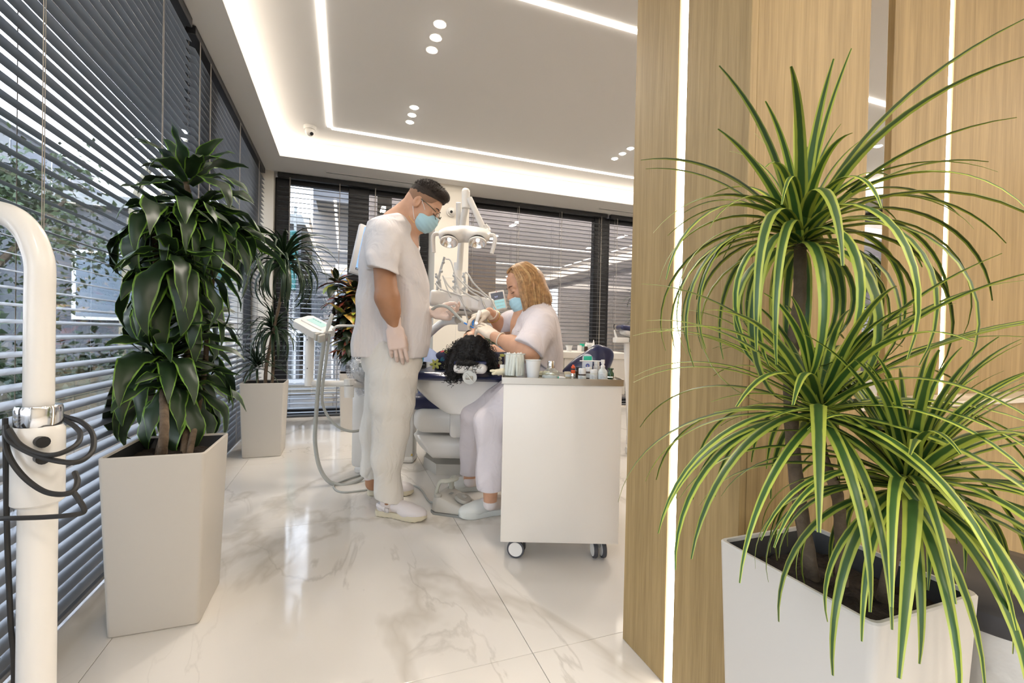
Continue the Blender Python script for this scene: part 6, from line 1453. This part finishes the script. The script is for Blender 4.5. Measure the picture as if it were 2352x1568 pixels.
for k in range(620):
    p = Vector(V_[rs.choice(idx_)]); o_ = (p-core).normalized(); hz = 1.0
    dirv = (o_*.45+Vector((rs.gauss(0, .4), rs.gauss(0, .4), rs.gauss(-.55, .4)))).normalized(); L_ = rs.uniform(.025, .055); rr = rs.uniform(.0045, .009); ph = rs.random()*6.28
    M = look_frame(p, dirv); n = 14; pts = [M @ Vector((rr*math.cos(ph+2.2*2*math.pi*i/n*L_/.04), rr*math.sin(ph+2.2*2*math.pi*i/n*L_/.04), L_*i/n-.004)) for i in range(n+1)]
    if rs.random() < .9 and max(q.z for q in pts) > comb(PO, PA, (.055, 0, 0)).z: continue
    tube(b_, pts, .0013, 3, smooth=False)
obj('curls', b_, curl_m, pat)['kind'] = 'stuff'
# paper bib and cyan napkin
bib = thing('paper_bib', 'light blue paper bib standing up on the patient beside the dentist', 'bib', W(985, 812, 2.72))
b_ = BM(); nx_, ny_ = 10, 8; g_ = []
for i in range(nx_+1):
    g_.append([])
    for j in range(ny_+1):
        u, v = i/nx_, j/ny_; px = 962+62*u; py = 828-(34-30*u**1.6)*v*1.0+3*math.sin(5*u+3*v); g_[-1].append(b_.verts.new(W(px, py, 2.72+.10*v+.01*math.sin(9*u)+.05*u)))
for i in range(nx_):
    for j in range(ny_): b_.faces.new((g_[i][j], g_[i+1][j], g_[i+1][j+1], g_[i][j+1]))
obj('sheet', b_, mat('bib_blue', (.30, .38, .60), .7), bib)
b_ = BM(); tube(b_, [W(968, 790, 2.80), W(960, 822, 2.76), W(955, 850, 2.80)], .022, 8, 5, flat=.3); obj('denim_fold', b_, mat('bib_dark', (.05, .11, .27), .8), bib)
nk = thing('napkin', 'bright cyan napkin tucked beside the patient at the dentist\'s hip', 'napkin', W(969, 830, 2.74)); b_ = BM(); tube(b_, [W(971, 818, 2.74), W(968, 830, 2.73), W(962, 842, 2.74)], lambda s: .012+.01*s, 8, 5, flat=.4); obj('fold', b_, mat('cyan_paper', (.05, .45, .65), .7), nk)
# ------------------------------------------------------------------ plants
def leaf_mesh(name, L, Wd, e0, bend, mt, broad=True, wave=.0, fold=.25, nseg=9, seed=0, curl=0, bpow=1.3):
    rs = random.Random(seed); ph = rs.random()*6.28; side = rs.uniform(-.25, .25)
    V, F, UV = [], [], []; x = z = 0.0; y = 0.0; us = (-1, -.5, 0, .5, 1)
    for i in range(nseg+1):
        t = i/nseg; e = e0-bend*t**bpow; yaw = side*t*1.2
        if i:
            ds = L/nseg; x += math.cos(e)*math.cos(yaw)*ds; y += math.cos(e)*math.sin(yaw)*ds; z += math.sin(e)*ds
        if broad: w_ = Wd*.5*max(.04, (math.sin(math.pi*min(1, (t*.93+.07))**.85))**.8)
        else: w_ = Wd*.5*(.75+.25*min(1, t*5))*max(.03, (1-t))**.55
        T = Vector((math.cos(e)*math.cos(yaw), math.cos(e)*math.sin(yaw), math.sin(e))); Sd = Vector((-math.sin(yaw), math.cos(yaw), 0)); Nn = T.cross(Sd)*-1
        tw = curl*t
        S2 = Sd*math.cos(tw)+Nn*math.sin(tw); N2 = Nn*math.cos(tw)-Sd*math.sin(tw)
        for u in us:
            p = Vector((x, y, z))+S2*(u*w_)+N2*(fold*abs(u)*w_+wave*w_*math.sin(t*14+ph+(1.3 if u > 0 else 0))*abs(u)**2)
            V.append(tuple(p)); UV.append(((u+1)/2, t))
    for i in range(nseg):
        for k in range(4):
            a = i*5+k; F.append((a, a+1, a+6, a+5))
    me = bpy.data.meshes.new(name); me.from_pydata(V, [], F); uvl = me.uv_layers.new(name='UVMap')
    for lp in me.loops: uvl.data[lp.index].uv = UV[lp.vertex_index]
    me.polygons.foreach_set('use_smooth', [True]*len(me.polygons)); me.materials.append(mt); me['reach'] = (math.hypot(x, y), z)[0]
    return me, Vector((x, y, z))
def whorl(root, c, n, L, Wd, mt, e_hi, e_lo, seed, broad=True, wave=.12, bend=1.6, fold=.22, limit=None, name='leaf', curl=.0, spread_r=.012, height=.05, tilt=None, bpow=1.3, maxz=None):
    rs = random.Random(seed); var = []
    nv = 12
    for k in range(nv):
        f = k/(nv-1); e = e_hi+(e_lo-e_hi)*f
        var.append(leaf_mesh(name, L*(1-.12*f*0+rs.uniform(-.1, .1)), Wd*rs.uniform(.85, 1.15), e+rs.uniform(-.1, .1), bend*(.55+.6*f)+rs.uniform(-.2, .25), mt, broad, wave, fold, 11 if broad else 14, seed*31+k, curl*rs.uniform(-1, 1), bpow))
    off = origin_of(root)
    for i in range(n):
        f = (i+.5)/n; az = i*2.39996+rs.uniform(-.25, .25); k = min(nv-1, max(0, int(f*nv+rs.uniform(-1, 1)))); me, tip = var[k]
        s = rs.uniform(.82, 1.12)*(.65+.35*min(1, f*3)); p = Vector(c)+Vector((math.cos(az)*spread_r, math.sin(az)*spread_r, height*(1-f)))
        if limit:
            for _ in range(14):
                tx = p.x+math.cos(az)*tip.x*s-math.sin(az)*tip.y*s; ty = p.y+math.sin(az)*tip.x*s+math.cos(az)*tip.y*s
                if limit(tx, ty): break
                s *= .90; az += .12*(1 if i % 2 else -1)
        o = bpy.data.objects.new(name, me); C.objects.link(o); o.parent = root; o.location = p-off; o.scale = (s, s, s)
        o.rotation_euler = (0, 0, az)
def cane(root, pts, r, name='cane'):
    b_ = BM(); tube(b_, pts, lambda s: r*(1-.2*s)*(1+.06*math.sin(s*90)), 9, 9); return obj(name, b_, bark, root)
# broad leaved plant, left foreground
broad_m = make_leaf('broad_leaf', (.15, .30, .035), (.018, .040, .015), .93, rough=.42)
B0 = Vector((-.548, 1.845, .52))
p1 = thing('potted_plant', 'broad leaved dark green plant with lime leaf edges, in tiers, left foreground', 'plant', B0)
crowns = [((430, 425, 1.86), 17, .27, .062, 1.35, .45, 1.5), ((440, 500, 1.90), 32, .37, .074, .75, -.15, 1.9), ((365, 520, 1.78), 28, .34, .070, .75, -.1, 2.1), ((500, 560, 1.98), 26, .35, .068, .6, -.1, 1.8),
          ((400, 610, 1.72), 24, .33, .072, .4, -.4, 1.7), ((370, 665, 1.83), 28, .33, .070, .4, -.4, 1.7), ((430, 740, 1.86), 16, .25, .06, .4, -.5, 1.5), ((370, 850, 1.80), 36, .39, .072, 1.15, -.1, 1.9), ((400, 905, 1.74), 22, .33, .070, .5, -.3, 1.8)]
cl = lambda x, y: x > -.775
for k, (c, n, L, Wd, eh, el, bd) in enumerate(crowns):
    q = W(*c); whorl(p1, q, int(n*1.12), L, Wd, broad_m, eh, el, 40+k, True, .34, bd*1.12, .22, cl, curl=1.0, height=.06)
cane(p1, [B0+Vector((-.02, -.02, -.02)), B0+Vector((-.01, -.03, .12)), W(372, 850, 1.82), W(378, 700, 1.84), W(385, 655, 1.84)], .014)
cane(p1, [B0+Vector((.03, .03, -.02)), W(430, 860, 1.88), W(430, 700, 1.88), W(440, 505, 1.90), W(426, 412, 1.86)], .013)
cane(p1, [B0+Vector((.05, .0, -.02)), W(470, 850, 1.9), W(480, 700, 1.95), W(503, 565, 1.98)], .011)
cane(p1, [B0+Vector((-.04, .0, -.02)), W(390, 900, 1.78), W(365, 700, 1.8), W(353, 530, 1.78)], .011)
# drooping palm-like plant in the corner
thin_m = make_leaf('thin_leaf', (.04, .075, .03), (.012, .030, .012), .7, rough=.35)
B1 = Vector((-.575, 3.98, .52))
p2 = thing('potted_plant', 'drooping plant with thin dark leaves in the far left corner planter', 'plant', B1)
cl2 = lambda x, y: x > -.80 and y < 5.35
for k, (c, n, L, Wd, eh, el, bd) in enumerate([((652, 612, 3.55), 110, .50, .034, 1.5, .1, 2.7), ((628, 765, 3.6), 80, .34, .026, 1.3, .0, 2.3), ((590, 848, 3.6), 50, .28, .022, 1.3, .1, 1.3)]):
    whorl(p2, W(*c), n, L, Wd, thin_m, eh, el, 80+k, False, .0, bd, .35, cl2, height=.08, spread_r=.008, bpow=1.1)
cane(p2, [B1-Z*.02, W(612, 840, 3.58), W(628, 760, 3.58), W(645, 680, 3.56), W(652, 615, 3.55)], .014)
cane(p2, [B1+Vector((.04, .04, -.02)), W(628, 830, 3.66), W(626, 768, 3.6)], .012); cane(p2, [B1+Vector((-.05, 0, -.02)), W(590, 852, 3.6)], .010)
# croton by the back window
cro = make_croton(); B2 = Vector((.10, 4.78, .52))
p3 = thing('potted_plant', 'bushy croton with red, yellow and dark green leaves beside the standing dentist', 'plant', B2)
rs = random.Random(6); canes = []
for k in range(7):
    a = k*.9; top = W(795+rs.uniform(-48, 50), 655+rs.uniform(0, 95), 4.45+rs.uniform(-.14, .2)); cane(p3, [B2+Vector((math.cos(a)*.05, math.sin(a)*.05, -.02)), (B2*.5+top*.5)+Vector((0, 0, -.03)), top], .007); canes.append(top)
for k, top in enumerate(canes):
    for j, fr in enumerate((1, .8, .6, .38)):
        c = B2.lerp(top, fr); whorl(p3, c, 16 if fr > .5 else 10, .22, .08, cro, 1.1 if fr == 1 else .6, -.2, 200+k*7+j, True, .06, 1.1, .25, lambda x, y: y < 5.36, height=.07, curl=.3)
# striped spiky plant, right foreground
spiky = make_leaf('striped_leaf', (.37, .42, .06), (.035, .088, .018), .55, rough=.42)
B3 = Vector((.822, .556, .52))
p4 = thing('potted_plant', 'tall spiky plant with lime striped narrow leaves in the right foreground', 'plant', B3)
cl3 = lambda x, y: (y < .775 or x < .80) and not (x > .82 and y > .76)
T3 = W(1838, 560, .80)
whorl(p4, T3, 26, .31, .023, spiky, 1.45, .8, 301, False, 0, 1.0, .3, cl3, height=.04, spread_r=.008, bpow=1.4)
whorl(p4, T3-Z*.01, 66, .36, .022, spiky, .95, .2, 302, False, 0, 2.9, .3, cl3, height=.05, spread_r=.012, bpow=.95)
M3 = W(1880, 965, .74); whorl(p4, M3, 84, .34, .022, spiky, 1.25, -.25, 303, False, 0, 1.25, .3, cl3, height=.05, spread_r=.012)
L3 = W(2085, 1135, .68); whorl(p4, L3, 110, .31, .021, spiky, 1.35, -.2, 304, False, 0, 1.5, .3, cl3, height=.05, spread_r=.012)
cane(p4, [B3+Vector((-.01, .03, -.02)), W(1826, 1080, .82), W(1815, 850, .82), W(1835, 700, .81), T3], .0125)
cane(p4, [B3+Vector((.02, .0, -.02)), W(1925, 1150, .78), W(1890, 1050, .76), M3], .010); cane(p4, [B3+Vector((.04, -.05, -.02)), L3], .010)
# plant at the far right, seen through the gap
B5 = Vector((5.55, 3.35, .52)); p5 = thing('potted_plant', 'tall dark plant at the far right seen through the gap between wood panels', 'plant', B5)
for k, z in enumerate((.35, .8, 1.25)): whorl(p5, B5+Z*z, 26, .36, .06, broad_m, 1.2, -.1, 400+k, True, .15, 1.6, .25, lambda x, y: x < 6.2, curl=.5)
cane(p5, [B5-Z*.02, B5+Z*.6, B5+Z*1.27], .016)
# small glossy plant behind the patient
gp = W(1150, 860, 4.62); B6 = Vector((gp.x, gp.y, .52)); planter('white planter behind the patient, mostly hidden by the chair', gp.x, gp.y, .28, .28)
p6 = thing('potted_plant', 'small glossy green plant between the patient and the seated dentist', 'plant', B6)
gl_m = make_leaf('glossy_leaf', (.04, .12, .03), (.018, .060, .016), .8, rough=.22)
for k in range(9):
    a = k*.75; top = B6+Vector((math.cos(a)*.10, math.sin(a)*.10, .30+.06*(k % 3))); cane(p6, [B6+Vector((math.cos(a)*.03, math.sin(a)*.03, -.02)), B6.lerp(top, .5)+Z*.03, top], .005)
    for fr in (.35, .6, .8, 1): whorl(p6, B6.lerp(top, fr), 5, .085, .034, gl_m, .9, -.1, 500+k*5+int(fr*4), True, .0, .8, .3, None, height=.02)
